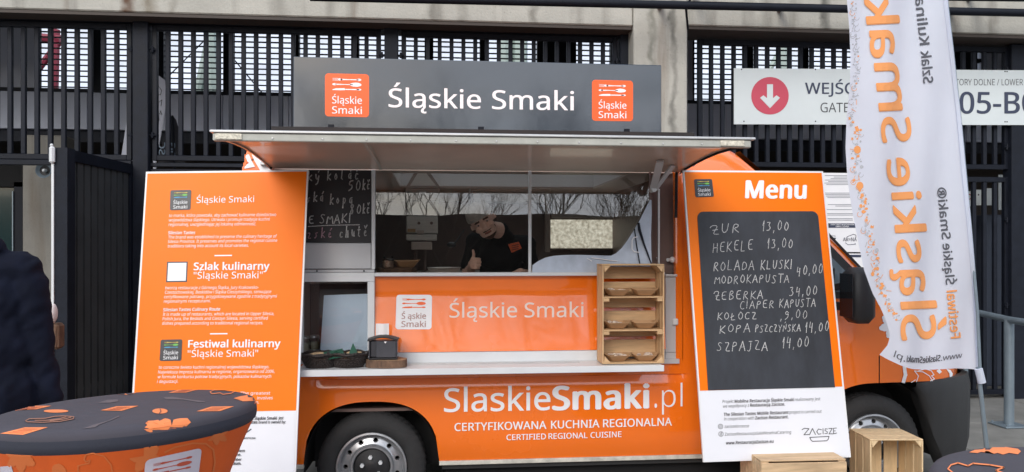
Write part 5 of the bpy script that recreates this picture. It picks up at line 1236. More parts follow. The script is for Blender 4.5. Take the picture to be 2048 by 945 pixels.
for a in (0, 1): MB().box((pb.x-.32, pb.y-.03, .015+.012*a), (pb.x+.32, pb.y+.03, .027+.012*a), .002, Matrix.Rotation(pi/4+a*pi/2, 3, 'Z')).build('cross_foot', m_steel, ff)
def flag_lines(lst, w0, mat, name):
    b = MB()
    for pts in lst:
        for s_ in stroke2d(pts, w0): b.poly([onflag(p.x, p.y, .004) for p in s_])
    b.build(name, mat, ff, fix=False)
def flag_text(items, mat, name):
    "items: (string, [(s, x, y) base line points, s in 0..1], up vector for one capital, bold)"
    for body, base, up, bold in items:
        bm_all = MB()
        vs, fs, wd = tgeo(body, bold); n0 = LAY.get(id(fs), 10**9); bm = bmesh.new(); vv = [bm.verts.new((x*wd, y, (i//n0)*.0005)) for i, (x, y) in enumerate(vs)]
        for f in fs:
            try: bm.faces.new([vv[i] for i in f])
            except Exception: pass
        stp = .12
        k = 1
        while k*stp < wd:
            bmesh.ops.bisect_plane(bm, geom=bm.verts[:]+bm.edges[:]+bm.faces[:], plane_co=(k*stp, 0, 0), plane_no=(1, 0, 0)); k += 1
        for yy in (-.15, 0, .12, .24, .36, .48, .60, .72): bmesh.ops.bisect_plane(bm, geom=bm.verts[:]+bm.edges[:]+bm.faces[:], plane_co=(0, yy, 0), plane_no=(0, 1, 0))
        out = []
        for i, v in enumerate(bm.verts):
            v.index = i; s_ = max(0, min(1, v.co.x/wd)); h = v.co.y/CAPH
            for (a, x0, y0), (c, x1, y1) in zip(base, base[1:]):
                if a <= s_ <= c: f = (s_-a)/(c-a); bx, by = x0+(x1-x0)*f, y0+(y1-y0)*f; break
            out.append(onflag(bx+up[0]*h, by+up[1]*h, .004+v.co.z))
        bm_all.add(out, [[v.index for v in f.verts] for f in bm.faces]); bm.free()
        bm_all.build(name, mat, ff, fix=False)
flag_text([(ch_, [(0, xb_, yb_), (1, xt_, yt_)], (cp__, -3), .030) for ch_, yb_, yt_, xb_, xt_, cp__ in (('Ś', 682, 630, 1802, 1802, 67), ('l', 620, 604, 1802, 1800, 66), ('ą', 592, 538, 1801, 1798, 64), ('s', 527, 480, 1796, 1791, 61), ('k', 467, 410, 1790, 1785, 58),
    ('i', 402, 385, 1784, 1782, 56), ('e', 374, 317, 1777, 1772, 56), ('S', 287, 235, 1764, 1761, 57), ('m', 224, 127, 1758, 1747, 61), ('a', 118, 62, 1742, 1738, 62), ('k', 51, -8, 1733, 1727, 61), ('i', -16, -33, 1726, 1724, 60))], m_flago, 'orange_lettering')
flag_text([('Szlak Kulinarny', [(0, 1846, 168), (.3, 1841, 110), (.6, 1833, 40), (1, 1824, -60)], (19, -2), .028), ('Śląskie Smaki®', [(0, 1891, 570), (.5, 1883, 478), (1, 1873, 376)], (17, -1.5), .026)], m_flagg, 'grey_lettering')
flag_text([('Festiwal', [(0, 1901, 678), (1, 1892, 582)], (19, -2), .03)], m_flago, 'orange_lettering')
flag_text([('www.', [(0, 1923, 716), (1, 1881, 722)], (1, -11), .004), ('SlaskieSmaki', [(0, 1879, 722), (.5, 1846, 726), (1, 1812, 724)], (1, -12), .03), ('.pl', [(0, 1809, 724), (1, 1786, 714)], (4, -12), .004)], m_flagg, 'grey_lettering')
rnd = random.Random(11); bo, bg_ = MB(), MB()
y = 5
while y < 640:
    for k in range(2):
        x = ip_(LE, min(y, 700))+rnd.uniform(9, 30)*(1 if y > 250 else .55)+(4 if y > 380 else 0); tgt = bo if rnd.random() < (.55 if y > 230 else .2) else bg_; r = rnd.uniform(1.2, 4.2)*(1 if y > 230 else .55)
        kind = rnd.random()
        if kind < .45: tgt.poly([onflag(px_, py_, .003) for px_, py_ in ell(x, y, r, r*rnd.uniform(.6, 1.3), 9)])
        elif kind < .7: tgt.poly([onflag(px_, py_, .003) for px_, py_ in leaf2d(x, y, r*1.2, rnd.uniform(0, 6), 3)])
        elif kind < .85:
            a = rnd.uniform(0, 3.1)
            for s_ in stroke2d([(x-5*cos(a), y-5*sin(a)), (x+5*cos(a), y+5*sin(a))], 1.1): tgt.poly([onflag(p.x, p.y, .003) for p in s_])
        else:
            for s_ in stroke2d([(x+5*cos(t*.6), y+5*sin(t*.6)) for t in range(8)], .9): tgt.poly([onflag(p.x, p.y, .003) for p in s_])
    y += rnd.uniform(3.5, 6.5)
for cy in (300, 372): bo.poly([onflag(x, yy, .0035) for x, yy in ell(1714+(cy-300)*.07, cy, 7, 8, 14)])
o = bo.build('orange_pattern', m_flago, ff, fix=False); o['kind'] = 'stuff'
o = bg_.build('grey_pattern', m_flagl, ff, fix=False); o['kind'] = 'stuff'

# ================================================================== COCKTAIL TABLES
def table(label, cx, cy, z, tx, ty, decals):
    t = thing('cocktail_table', label, 'table', (cx, cy, 0), 'cocktail tables with stretch covers'); R = .44
    def top(r, a, dz=0): x, y = r*cos(a), r*sin(a); return Vector((cx+x, cy+y, z+tx*x/R*R+ty*y+dz))
    n = 144
    prof = [(0, 0), (.2, 0), (.39, 0), (.418, -.002), (.432, -.008), (.440, -.020), (.4415, -.032)]
    MB().grid([[top(r, 2*pi*k/n, dz) for k in range(n+1)] for r, dz in prof]).build('table_top', m_tdark, t, smooth=60)
    MB().grid([[top(r, 2*pi*k/n, dz) for k in range(n+1)] for r, dz in ((.4416, -.032), (.4425, -.05), (.440, -.064), (.431, -.076))]).build('top_edge', m_tdark2, t, smooth=60)
    sk = [(0, .431), (.06, .402), (.14, .368), (.22, .335), (.34, .285), (.48, .225), (.62, .19), (.75, .19), (.88, .23), (1.0, .285), (1.09, .32)]
    def rad(d):
        for (a, r0), (c, r1) in zip(sk, sk[1:]):
            if d <= c: return r0+(r1-r0)*(d-a)/(c-a)
        return sk[-1][1]
    zt_ = z-.076
    def skp(d, a):
        r = rad(d)*(1-.05*max(0, (d-.3))*(1-abs(cos(2*a)))); f = max(0, 1-d/.4)
        return Vector((cx+r*cos(a), cy+r*sin(a), zt_-d+(tx*r*cos(a)+ty*r*sin(a))*f))
    MB().grid([[skp(1.09*j/40, 2*pi*k/n) for k in range(n+1)] for j in range(41)]).build('cover', m_tor, t, smooth=60)
    MB().tube([(cx, cy, .02), (cx, cy, z-.03)], .03, 10).build('column', m_steel, t)
    for k in range(4): MB().box((cx+.29*cos(k*pi/2+.785)-.03, cy+.29*sin(k*pi/2+.785)-.03, .006), (cx+.29*cos(k*pi/2+.785)+.03, cy+.29*sin(k*pi/2+.785)+.03, .03), .004).build('foot', m_black, t)
    tn = Vector((-tx, -ty, 1)).normalized(); TP0 = Plane(Vector((cx, cy, z)), tn)
    tops = [(0, 0), (.39, 0), (.418, -.002), (.432, -.008), (.440, -.020), (.4415, -.032), (.4425, -.05), (.440, -.064)]
    def TP(x, y, push=0):
        "point of the covered top (flat disc, rounded rim) under a pixel"
        rr = ray(x, y); t0 = (TP0(x, y)-CAM).length/rr.length
        def ins(p):
            r = math.hypot(p.x-cx, p.y-cy)
            if r > .4425+push: return False
            nd = next((a1+(b1-a1)*(r-r0)/(r1-r0) for (r0, a1), (r1, b1) in zip(tops, tops[1:]) if r <= r1), -.06) if r < .4420 else -.045
            return p.z <= z+tx*(p.x-cx)+ty*(p.y-cy)+nd+push
        t_ = max(.6, t0-.5); last = t_
        while t_ < t0+.15:
            if ins(CAM+rr*t_): break
            last = t_; t_ += .006
        else:       # just past the far rim: lay it on the rim
            q = TP0(x, y); d = Vector((q.x-cx, q.y-cy)); d = d.normalized()*min(d.length, .4405)
            return Vector((cx+d.x, cy+d.y, z+tx*d.x+ty*d.y-.018+push))
        a, c = last, t_
        for _ in range(14):
            m_ = (a+c)/2
            if ins(CAM+rr*m_): c = m_
            else: a = m_
        return CAM+rr*a
    def onskirt(x, y, push):
        r = ray(x, y); lo, hi = .8, 4.2; step = .01; tt = lo; last = lo
        while tt < hi:
            p = CAM+r*tt; d = zt_-p.z; rr = math.hypot(p.x-cx, p.y-cy)
            f = max(0, 1-max(d, 0)/.4); dd = d+(tx*(p.x-cx)+ty*(p.y-cy))*f
            if rr <= rad(max(0, dd))+push and dd > -.02: break
            last = tt; tt += step
        a, c = last, tt
        for _ in range(12):
            m_ = (a+c)/2; p = CAM+r*m_; d = zt_-p.z; f = max(0, 1-max(d, 0)/.4); dd = d+(tx*(p.x-cx)+ty*(p.y-cy))*f
            if math.hypot(p.x-cx, p.y-cy) <= rad(max(0, dd))+push: c = m_
            else: a = m_
        return CAM+r*a
    decals(t, TP, onskirt); return t
def flat_polys(t, TP, lst, mat, name='print', push=.0016):
    for pts in lst: surf_poly(t, TP, pts, mat, name, push)
def flat_lines(t, TP, lst, w0, mat, name='line_print'):
    for pts in lst:
        b = MB()
        for s_ in stroke2d(pts, w0): b.poly([TP(p.x, p.y, .0032) for p in s_])
        b.build(name, mat, t, fix=False)
def surf_poly(t, sk, pts, mat, name, push=.0016):
    "print on the curved cover: outline triangulated, cut fine and laid on the surface"
    bm = bmesh.new(); f = bm.faces.new([bm.verts.new((x, y, 0)) for x, y in pts]); bmesh.ops.triangulate(bm, faces=[f])
    xs = [p[0] for p in pts]; ys = [p[1] for p in pts]
    for k in range(int(min(xs)//5)*5, int(max(xs))+5, 5): bmesh.ops.bisect_plane(bm, geom=bm.verts[:]+bm.edges[:]+bm.faces[:], plane_co=(k, 0, 0), plane_no=(1, 0, 0))
    for k in range(int(min(ys)//5)*5, int(max(ys))+5, 5): bmesh.ops.bisect_plane(bm, geom=bm.verts[:]+bm.edges[:]+bm.faces[:], plane_co=(0, k, 0), plane_no=(0, 1, 0))
    vs = []
    for i, v in enumerate(bm.verts): v.index = i; vs.append(sk(v.co.x, v.co.y, push))
    b = MB().add(vs, [[v.index for v in f.verts] for f in bm.faces]); bm.free(); return b.build(name, mat, t, fix=False)
def surf_lines(t, sk, pts, w0, mat, name='line_print', push=.0022):
    q = []
    for a, c in zip(pts, pts[1:]):
        n = max(1, int(math.hypot(c[0]-a[0], c[1]-a[1])/6))
        for k in range(n): q.append((a[0]+(c[0]-a[0])*k/n, a[1]+(c[1]-a[1])*k/n))
    q.append(pts[-1]); b = MB()
    for s_ in stroke2d(q, w0): b.poly([sk(p.x, p.y, push) for p in s_])
    b.build(name, mat, t, fix=False)
def dec_left(t, TP, sk):
    sq = [[(27, 821), (55, 812), (103, 812), (72, 819)], [(201, 821), (233, 813), (277, 812), (243, 822)], [(0, 867.5), (50, 855), (96, 855), (46, 870)], [(337, 786), (361, 778.5), (401, 778), (372, 785.5)], [(393, 823), (423, 813.5), (468, 813), (440, 822.5)]]
    flat_polys(t, TP, sq, m_tpr, 'square_print')
    m_l = M('print_square_lines', (.50, .12, .05), .8)
    for s in sq:
        b = MB()
        for v in (.25, .45, .65, .8):
            p, q = bil([s[0], s[1], s[2], s[3]], .0, 0), 0
            a = Vector(s[1])*(1-v)+Vector(s[0])*v; c = Vector(s[2])*(1-v)+Vector(s[3])*v
            a2 = a*.82+c*.18; c2 = a*.22+c*.78
            for s_ in stroke2d([a2, c2], .9): b.poly([TP(p.x, p.y, .0024) for p in s_])
        b.build('square_lines', m_l, t, fix=False)
    flat_polys(t, TP, [ell(112, 822.5, 25, 3.2, 18), ell(320, 822.5, 15.5, 5.2, 18)], m_tpr, 'bean_print')
    flat_lines(t, TP, [[(318, 828), (322, 823), (320, 818)]], 1.3, m_tdark, 'bean_line')
    flat_polys(t, TP, [[(222, 788), (240, 783), (262, 782), (272, 786), (256, 790)], [(467, 797), (480, 793), (494, 790.5), (508, 790), (513, 796), (512, 802), (500, 802.5), (486, 803), (492, 800)]], m_tpr, 'leaf_print')
    lf = [(290.6, 847), (299, 845), (296, 842), (307, 841.5), (316, 840), (319, 842), (330, 837), (336, 838), (341, 840), (343.5, 852), (347, 840), (354, 838), (361, 837), (375, 836.6), (370, 840), (364.5, 843.5), (382, 845), (377, 849), (373, 853), (378, 858), (366, 863), (358, 866), (347, 869), (337, 871), (323, 873), (309.5, 869), (302.6, 866), (292, 862.4), (297.5, 857), (289, 855.5), (295, 850.5)]
    surf_poly(t, TP, lf, m_tpr, 'leaf_print', .0028)
    flat_lines(t, TP, [[(307, 845), (313, 847.5), (320, 851)], [(300, 860), (330, 861), (352, 857)]], 1.0, m_tpale, 'leaf_vein')
    flat_lines(t, TP, [[(51, 842), (58, 838), (90, 837), (110, 833), (130, 832), (148, 834), (146, 838), (120, 843), (85, 845), (55, 844), (51, 842)], [(70, 841), (95, 841), (118, 838), (132, 834)], [(100, 842), (125, 839), (142, 835)]], 1.5, M('print_dull_orange', (.36, .16, .10), .8))
    flat_lines(t, TP, [[(420, 784), (428, 780.5), (450, 780), (462, 782), (478, 780)], [(420, 784), (424, 788), (440, 786), (446, 789), (462, 787), (470, 783)]], 1.2, m_tpr)
    flat_polys(t, TP, [[(196, 806), (215, 800), (235, 799), (237, 803), (220, 806)], [(327, 795), (345, 794), (372, 798), (410, 803), (410, 804.5), (398, 805), (365, 799.5), (332, 799)], [(165, 858), (186, 850), (215, 842), (237, 832), (240, 833), (222, 841), (200, 849), (190, 855)]], m_tgh, 'cutlery_print')
    # printed cover
    def sp(pts, mat, nm='print'): return surf_poly(t, sk, pts, mat, nm)
    sp(leaf2d(40, 912, 36, 2.6), m_tpale, 'leaf_print'); sp([(0, 934), (22, 932), (28, 950), (0, 950)], m_tlogo, 'white_patch')
    sp(leaf2d(290, 915, 38, 2.3), m_tpale, 'leaf_print'); sp(leaf2d(432, 868, 26, 1.7), m_tpale, 'leaf_print'); sp([(104, 935), (108, 930), (118, 927), (126, 932), (132, 940), (134, 952), (104, 952)], m_tpale, 'bean_print'); sp(ell(370, 873, 8, 5, 14), m_tpale, 'bean_print')
    surf_lines(t, sk, [(156, 952), (156, 932), (178, 927), (180, 921), (172, 924), (168, 919), (172, 910), (186, 907), (208, 913), (222, 930), (226, 952)], 2.6, m_tpale)
    surf_lines(t, sk, [(330, 905), (350, 895), (385, 887), (412, 888), (427, 900), (430, 925), (425, 952)], 3.5, m_tpale)
    emc = [(291, 921), (404, 896), (392, 990), (283, 1010)]
    bg2 = [tuple(bil(emc, u, v)) for u, v in rrect(0, 0, 1, 1, .09)]
    surf_poly(t, sk, bg2, m_tlogo, 'emblem', .0034)
    for gi, g in enumerate(cutlery()):
        for poly in g:
            pts = [tuple(bil(emc, .15+.70*u, .12+.38*v)) for u, v in poly]; surf_poly(t, sk, pts, m_tred, ('fork_print', 'spoon_print', 'knife_print')[gi], .0046)
table('round cocktail table with dark top and orange skirt, at the lower left', -1.111, -2.085, 1.184, .030, -.036, dec_left)
def dec_right(t, TP, sk):
    flat_polys(t, TP, [[(1938, 905), (1950, 900), (1965, 899), (1975, 894), (1998, 892.5), (2022, 891), (2016, 895), (2036, 898), (2042, 903), (2036, 909), (2018, 906), (2006, 909.5), (1995, 906), (1988, 908), (1975, 902), (1962, 904), (1955, 906.5)]], m_tpr, 'leaf_print')
    flat_lines(t, TP, [[(1915, 952), (1905, 945), (1896, 938), (1902, 930), (1916, 926), (1936, 932), (1946, 927), (1980, 930), (2008, 935), (1992, 941), (2012, 948)]], 2.6, m_tpr)
table('dark topped cocktail table only just showing in the lower right corner', 1.74, -3.19, 1.145, .0, .0, dec_right)

# ================================================================== PEOPLE
import numpy as np
def capsule(mb, a, b, ra, rb, sx=1):
    a = Vector(a); b = Vector(b); n = 5
    pts = []; rs = []
    d = (b-a); L = d.length; dn = d/L if L > 1e-6 else Vector((0, 0, 1))
    for k in range(5): t = pi/2*k/4; pts.append(a-dn*ra*cos(t)); rs.append(max(1e-4, ra*sin(t)))
    for k in range(5): t = pi/2*k/4; pts.append(b+dn*rb*sin(t)); rs.append(max(1e-4, rb*cos(t)))
    mb.tube(pts, rs, 14)
def figure(name, parent, segs, mats, voxel, smooth=4, rules=None, fold=None):
    "segs: ('c', a, b, ra, rb, mat) tapered limb or ('e', centre, (rx,ry,rz), rot3, mat) ellipsoid; fused into one skin"
    mb = MB()
    for s in segs:
        if s[0] == 'c': capsule(mb, *s[1:5])
        else: mb.ball(s[1], s[2], 20, 14, s[3])
    o = mb.build(name, mats, parent, fix=True)
    r = o.modifiers.new('r', 'REMESH'); r.mode = 'VOXEL'; r.voxel_size = voxel
    q = o.modifiers.new('s', 'SMOOTH'); q.factor = .5; q.iterations = smooth
    bpy.context.view_layer.update(); dg = bpy.context.evaluated_depsgraph_get()
    me = bpy.data.meshes.new_from_object(o.evaluated_get(dg)); o.modifiers.clear(); o.data = me
    me.materials.clear()
    for m in mats: me.materials.append(m)
    if fold:
        from mathutils import noise
        nrm = [v.normal.copy() for v in me.vertices]
        for v, vn in zip(me.vertices, nrm):
            if fold[2](v.co+ORG[o.name]):
                q = v.co; f = noise.noise(Vector((q.x*5, q.y*5, q.z*9+q.x*6)))+.6*noise.noise(Vector((q.x*14, q.y*10, q.z*17-q.x*12)))
                v.co = q+vn*(f*fold[0])
    nf = len(me.polygons); cen = np.empty(nf*3); me.polygons.foreach_get('center', cen); cen = cen.reshape(-1, 3)+np.array(ORG[o.name])
    best = np.full(nf, 1e9); idx = np.zeros(nf, dtype=np.int32)
    for s in segs:
        if s[0] == 'c':
            a = np.array(s[1]); b = np.array(s[2]); ab = b-a; t = np.clip(((cen-a)@ab)/max(1e-9, ab@ab), 0, 1); d = np.linalg.norm(cen-a-t[:, None]*ab, axis=1)-(s[3]+(s[4]-s[3])*t)
        else:
            R = np.array(s[3]) if s[3] is not None else np.eye(3); l = (cen-np.array(s[1]))@R; rr = np.array(s[2]); k = np.linalg.norm(l/rr, axis=1); d = (k-1)*rr.min()
        m = d < best; best[m] = d[m]; idx[m] = s[5] if s[0] == 'c' else s[4]
    if rules is not None: idx = rules(cen, idx)
    me.polygons.foreach_set('material_index', idx.astype(np.int32)); me.polygons.foreach_set('use_smooth', np.ones(nf, dtype=bool)); me.update()
    return o
# ---- the cook behind the glass
ck = thing('person', 'smiling bearded cook in black T-shirt and pale cap giving a thumbs-up inside the van', 'person', (P(1000, 640, .75).x, .75, .72))
Y0 = .42
hcn = P(966, 444, .17); HS = 1.13
Rh = Matrix.Rotation(radians(-30), 3, 'Y')@Matrix.Rotation(radians(-8), 3, 'Z')@Matrix.Rotation(radians(10), 3, 'X')
hp = lambda x, y, z: hcn+Rh@Vector((x*HS, y*HS, z*HS))
SK, TE, BE_, CA, HA, LI = 0, 1, 2, 3, 4, 5
sg = []
def E_(c, r, m, rot=None): sg.append(('e', c, tuple(q*HS for q in r) if rot is None else r, rot if rot is not None else Rh, m))
E_(hp(0, .012, .022), (.074, .094, .098), SK); E_(hp(0, -.02, -.045), (.055, .062, .062), SK); E_(hp(0, -.045, -.085), (.026, .026, .022), SK)
E_(hp(0, -.092, -.012), (.011, .016, .022), SK); E_(hp(0, -.103, -.026), (.014, .013, .011), SK)      # nose
for s in (-1, 1):
    E_(hp(s*.030, -.078, .022), (.022, .014, .007), SK); E_(hp(s*.040, -.062, -.022), (.022, .022, .018), SK); E_(hp(s*.074, .01, -.012), (.010, .018, .028), SK)
E_(hp(0, -.078, -.056), (.022, .012, .006), LI)
neck = P(1001, 462, .30); ch = P(1000, 520, .45); pel = P(1012, 640, .75)
sg.append(('c', hp(0, .03, -.05), neck, .052, .058, SK)); sg.append(('c', neck, P(1004, 478, .38), .060, .085, TE))
shL, shR = P(950, 484, .40), P(1054, 490, .42)
sg.append(('c', shL, shR, .068, .068, TE)); E_(P(1002, 506, .43), (.185, .115, .115), TE, Matrix.Identity(3)); E_(P(1005, 548, .52), (.165, .115, .18), TE, Matrix.Identity(3)); E_(pel, (.165, .12, .16), TE, Matrix.Identity(3))
elL = P(937, 548, .42); wrL = P(944, 531, .27)
sg.append(('c', shL, elL+Vector((0, 0, .06)), .062, .052, TE)); sg.append(('c', elL+Vector((0, .0, .05)), elL, .046, .042, SK)); sg.append(('c', elL, wrL, .041, .029, SK))
elR = P(1063, 552, .46); wrR = P(1040, 546, .28)
sg.append(('c', shR, elR+Vector((0, 0, .05)), .062, .052, TE)); sg.append(('c', elR, wrR, .040, .028, SK)); sg.append(('c', wrR, wrR+Vector((-.05, -.03, -.01)), .028, .02, SK))
for k in range(4): sg.append(('c', wrR+Vector((-.05, -.045+.02*k, -.008)), wrR+Vector((-.095+.01*abs(k-1), -.05+.022*k, -.018)), .010, .008, SK))
# thumbs-up fist: four curled fingers stacked, thumb rising from the side of the palm
fc = P(951, 527, .22)
sg.append(('c', wrL, fc+Vector((-.02, .02, -.005)), .029, .030, SK)); sg.append(('e', fc+Vector((-.012, .012, -.002)), (.030, .026, .042), Matrix.Identity(3), SK))
for k, (ln, r) in enumerate(((.040, .0105), (.044, .0110), (.041, .0105), (.035, .0095))):
    z = fc.z+.030-.0205*k; a = Vector((fc.x-.024, fc.y-.008, z)); b = Vector((fc.x+.004, fc.y-.027, z-.001)); c = Vector((fc.x+ln-.012, fc.y-.014, z-.002)); d = Vector((fc.x+.012, fc.y-.002, z-.002))
    sg += [('c', a, b, r, r*.98, SK), ('c', b, c, r*.98, r*.9, SK), ('c', c, d, r*.88, r*.8, SK)]
tb = Vector((fc.x-.016, fc.y-.006, fc.z+.030)); sg += [('c', Vector((fc.x-.026, fc.y+.006, fc.z+.008)), tb, .014, .0125, SK), ('c', tb, tb+Vector((.004, -.004, .030)), .0120, .0108, SK), ('c', tb+Vector((.004, -.004, .030)), tb+Vector((-.001, .0, .056)), .0105, .0088, SK)]
RhN = np.array(Rh); hN = np.array(hcn)
def rules(cen, idx):
    l = (cen-hN)@RhN/HS
    near = (np.abs(l[:, 0]) < .085) & (l[:, 1] > -.13) & (l[:, 1] < .11) & (l[:, 2] > -.115) & (l[:, 2] < .13)
    x, y, z = l[:, 0], l[:, 1], l[:, 2]
    beard = near & (idx != TE) & (((z < -.078) & (y < .0)) | ((np.abs(x) > .052) & (z < -.015) & (z > -.09) & (y < .02) & (y > -.05)) | ((z > -.0475) & (z < -.0415) & (np.abs(x) < .028) & (y < -.07)))
    idx = idx.copy(); idx[beard] = BE_
    lips = near & (z > -.0605) & (z < -.052) & (np.abs(x) < .021) & (y < -.075); idx[lips] = LI
    hair = near & (z > .0) & (y > -.02) & (np.abs(x) > .055) & (z < .06) & (idx == SK); idx[hair & (z > .015)] = HA
    brow = near & (y < -.07) & (z > .021) & (z < .030) & (np.abs(x) > .012) & (np.abs(x) < .046); idx[brow] = BE_
    return idx
body = figure('body', ck, sg, [m_skin, m_tee, m_beard, m_cap, m_hair, m_skin_r], .0045, 3, rules, (.010, None, lambda p: p.y > .27 and p.z < 1.80 and p.z > .9 and (p-neck).length > .09 and (p-hcn).length > .19))
for s in (-1, 1):
    MB().ball(hp(s*.030, -.0735, .008), (.0125, .009, .0065), 12, 8, Rh).build('eye', m_paper, ck, smooth=60); MB().ball(hp(s*.029, -.0815, .007), (.0055, .003, .0055), 10, 6, Rh).build('iris', m_beard, ck, smooth=60)
    MB().ball(hp(s*.030, -.076, .0145), (.0150, .009, .0035), 12, 6, Rh).build('eyelid', m_skin, ck, smooth=60)
cp_ = MB(); rws = []
for i in range(9):
    t_ = i/8*1.5; rws.append([hp(.080*cos(2*pi*k/28)*cos(t_)*1.02, .012+.100*sin(2*pi*k/28)*cos(t_)*1.02-.0, .050+.078*sin(t_)+.006*sin(5*2*pi*k/28)*cos(t_)) for k in range(29)])
cp_.grid(rws).build('cap', m_cap, ck, smooth=60)
MB().grid([[hp(.083*cos(2*pi*k/28), .012+.103*sin(2*pi*k/28), z) for k in range(29)] for z in (.034, .052)]).build('cap_band', m_cap, ck, smooth=60)
pq = [P(x, y, .29) for x, y in ((1017, 489), (1038, 484), (1044, 497), (1024, 506))]
MB().slab([p+Vector((0, .015, 0)) for p in pq], (0, .05, 0)).build('shirt_patch', m_emb_or, ck)
b = MB(); pp_ = YP(.302)
for y0, y1 in ((491, 493), (495, 497), (499, 500.5)): b.poly([pp_(x, y, 0) for x, y in ((1023, y0+.8), (1037, y0-2.4), (1037.5, y0-.8), (1023.5, y0+2.4))])
b.build('patch_print', m_beard, ck, fix=False)
# things hanging behind him
kl = thing('ladle', 'dark ladle hanging beside the cook inside the van', 'ladle', P(914, 480, .9))
MB().tube([P(928, 460, .9), P(915, 480, .88), P(908, 488, .86)], .006, 8).ball(P(903, 490, .86), (.035, .03, .022), 14, 8).build('bowl', m_black, kl, smooth=60)
pn = thing('steel_pan', 'steel pan rim shining on the worktop left of the cook', 'pan', P(888, 551, .5))
T = Matrix.Translation(P(888, 551, .5)); MB().lathe([(0, .0), (.10, .002), (.115, .05), (.12, .052), (.118, .056), (.112, .052), (.098, .008), (0, .006)], 32, T).build('pan_body', m_inox, pn, smooth=40)
# ---- bystander at the left edge
q = CAM+ray(-40, 500)*3.98; bx, by = q.x, q.y
ps = thing('person', 'tall bystander in a dark navy coat cut off by the left picture edge', 'person', (bx, by, 0))
Rz = Matrix.Rotation(radians(12), 3, 'Z')
def bp3(x, y, z): return Vector((bx, by, 0))+Rz@Vector((x, y, z))
sg = []; I3 = Matrix.Identity(3)
sg += [('e', bp3(0, 0, 1.93), (.082, .10, .125), Rz, 4), ('e', bp3(0, .05, 1.88), (.06, .07, .09), Rz, 0), ('c', bp3(0, 0, 1.85), bp3(0, -.01, 1.70), .062, .075, 4), ('c', bp3(-.05, -.02, 1.755), bp3(.05, -.02, 1.755), .075, .075, 1),
       ('c', bp3(-.20, 0, 1.655), bp3(.20, 0, 1.655), .09, .09, 1), ('c', bp3(0, -.01, 1.70), bp3(0, 0, 1.60), .10, .12, 1), ('e', bp3(0, 0, 1.48), (.215, .135, .22), Rz, 1), ('e', bp3(0, 0, 1.25), (.235, .14, .30), Rz, 1), ('e', bp3(0, 0, 1.0), (.25, .155, .30), Rz, 1),
       ('e', bp3(0, 0, .84), (.225, .155, .09), Rz, 1)]
for s in (-1, 1):
    sg += [('c', bp3(s*.215, .0, 1.62), bp3(s*.262, .02, 1.30), .084, .070, 1), ('c', bp3(s*.262, .02, 1.30), bp3(s*.305, .05, .93), .070, .054, 1), ('c', bp3(s*.325, .06, .92), bp3(s*.325, .075, .86), .030, .034, 0),
           ('c', bp3(s*.09, 0, .85), bp3(s*.095, .0, .50), .088, .065, 1), ('c', bp3(s*.095, 0, .50), bp3(s*.10, -.01, .10), .062, .045, 1), ('c', bp3(s*.10, -.04, .045), bp3(s*.11, .14, .04), .045, .04, 4)]
    for k in range(4): sg.append(('c', bp3(s*.325, .055+.02*k, .85), bp3(s*.32, .065+.02*k, .775), .010, .008, 0))
    sg.append(('c', bp3(s*.31, .10, .87), bp3(s*.30, .125, .81), .011, .009, 0))
figure('body', ps, sg, [m_skin, m_coat, m_coat, m_coat, m_hair], .012, 4, None, (.020, None, lambda p: .85 < p.z < 1.74))
b = MB(); b.grid([[bp3(.015*s, -.135-.02*v, .80+.30*v) for s in (-1, 1)] for v in (0, .5, 1)]); b.build('coat_vent', m_tee, ps)
# small clutter glimpsed between the coat and the gate
sb = thing('sack', 'white bag glimpsed between the navy coat and the gate leaf', 'bag', P(104, 640, 1.2)); MB().ball(P(106, 627, 1.2), (.028, .05, .075), 14, 10).build('bag_body', m_paper, sb, smooth=60); MB().box(P(96, 700, 1.2)-Vector((.06, 0, .0)), P(108, 648, 1.2)+Vector((.03, .12, 0)), .02).build('bag_foot', m_bark, sb)

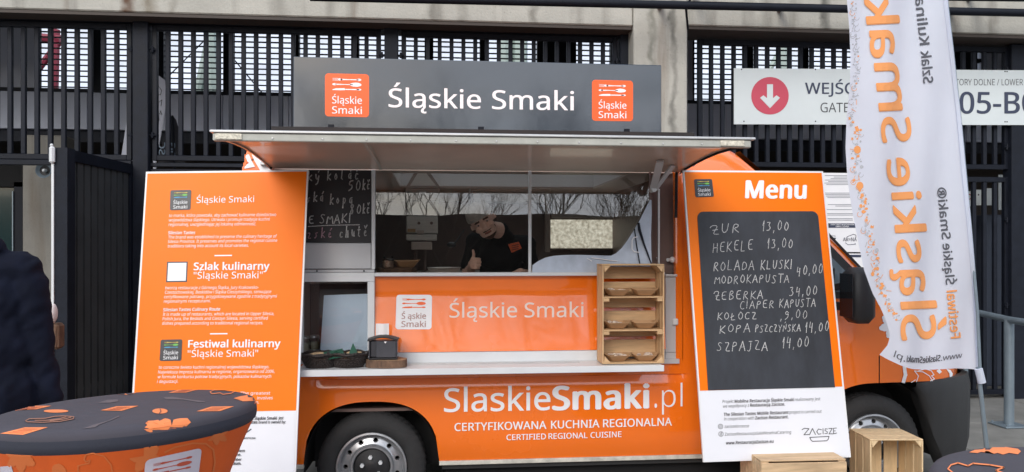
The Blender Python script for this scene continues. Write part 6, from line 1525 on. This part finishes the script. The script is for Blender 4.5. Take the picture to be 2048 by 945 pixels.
# ================================================================== BEHIND THE CAMERA (seen in the panes and the roof sign)
hd_ = thing('evergreen_hedge', 'long dark evergreen hedge behind the viewer, mirrored in the window panes', 'hedge', (0, -31, 0))
m_hedge = M('hedge_leaves', (.022, .018, .014), .85, var=.5, vs=3, bump=1, bs=14)
rnd = random.Random(5); rows = []
for x in range(-60, 61):
    h = 4.85+.05*sin(x*.31)+.04*sin(x*1.3)+rnd.uniform(-.05, .05); rows.append([Vector((x*.9, -30+rnd.uniform(-.15, .15), 0)), Vector((x*.9, -30+rnd.uniform(-.2, .2), h*.5)), Vector((x*.9, -30.1, h)), Vector((x*.9, -32, h)), Vector((x*.9, -32.3, 0))])
MB().grid(rows).build('foliage', m_hedge, hd_)
m_tb = M('tree_bark', (.07, .06, .05), .9, var=.3, vs=8)
def bare_tree(x, y, H, seed, label):
    rnd = random.Random(seed); t = thing('bare_tree', label, 'tree', (x, y, 0), 'bare trees behind the viewer'); tr, cr_ = MB(), MB()
    def grow(p, d, L, r, lv, mb):
        pts = [p]; q = p; dd = d.copy()
        for k in range(4): dd = (dd+Vector((rnd.uniform(-.13, .13), rnd.uniform(-.13, .13), .05))).normalized(); q = q+dd*L/4; pts.append(q)
        mb.tube(pts, [r*(1-.42*k/4) for k in range(5)], 6 if lv < 2 else 3, cap=False)
        if lv < 6:
            for k in range(3):
                a = pts[rnd.randint(2, 4)] if k else pts[-1]; ax = Vector((rnd.uniform(-1, 1), rnd.uniform(-1, 1), rnd.uniform(.0, .9))).normalized()
                grow(a, (dd*.75+ax*.75).normalized(), L*rnd.uniform(.66, .92), r*.56, lv+1, cr_)
    grow(Vector((x, y, 0)), Vector((0, 0, 1)), H*.17, H*.0095, 0, tr)
    tr.build('trunk', m_tb, t, fix=False); cr_.build('crown', m_tb, t, fix=False)
for k in range(15):
    bare_tree(-16+k*2.7+(k*37 % 10)*.1, -21-(k*7 % 5), 11+(k*5 % 4), k+3, 'bare winter tree behind the viewer, %s from the left of its row' % 'first second third fourth fifth sixth seventh eighth ninth tenth eleventh twelfth thirteenth fourteenth fifteenth'.split()[k])
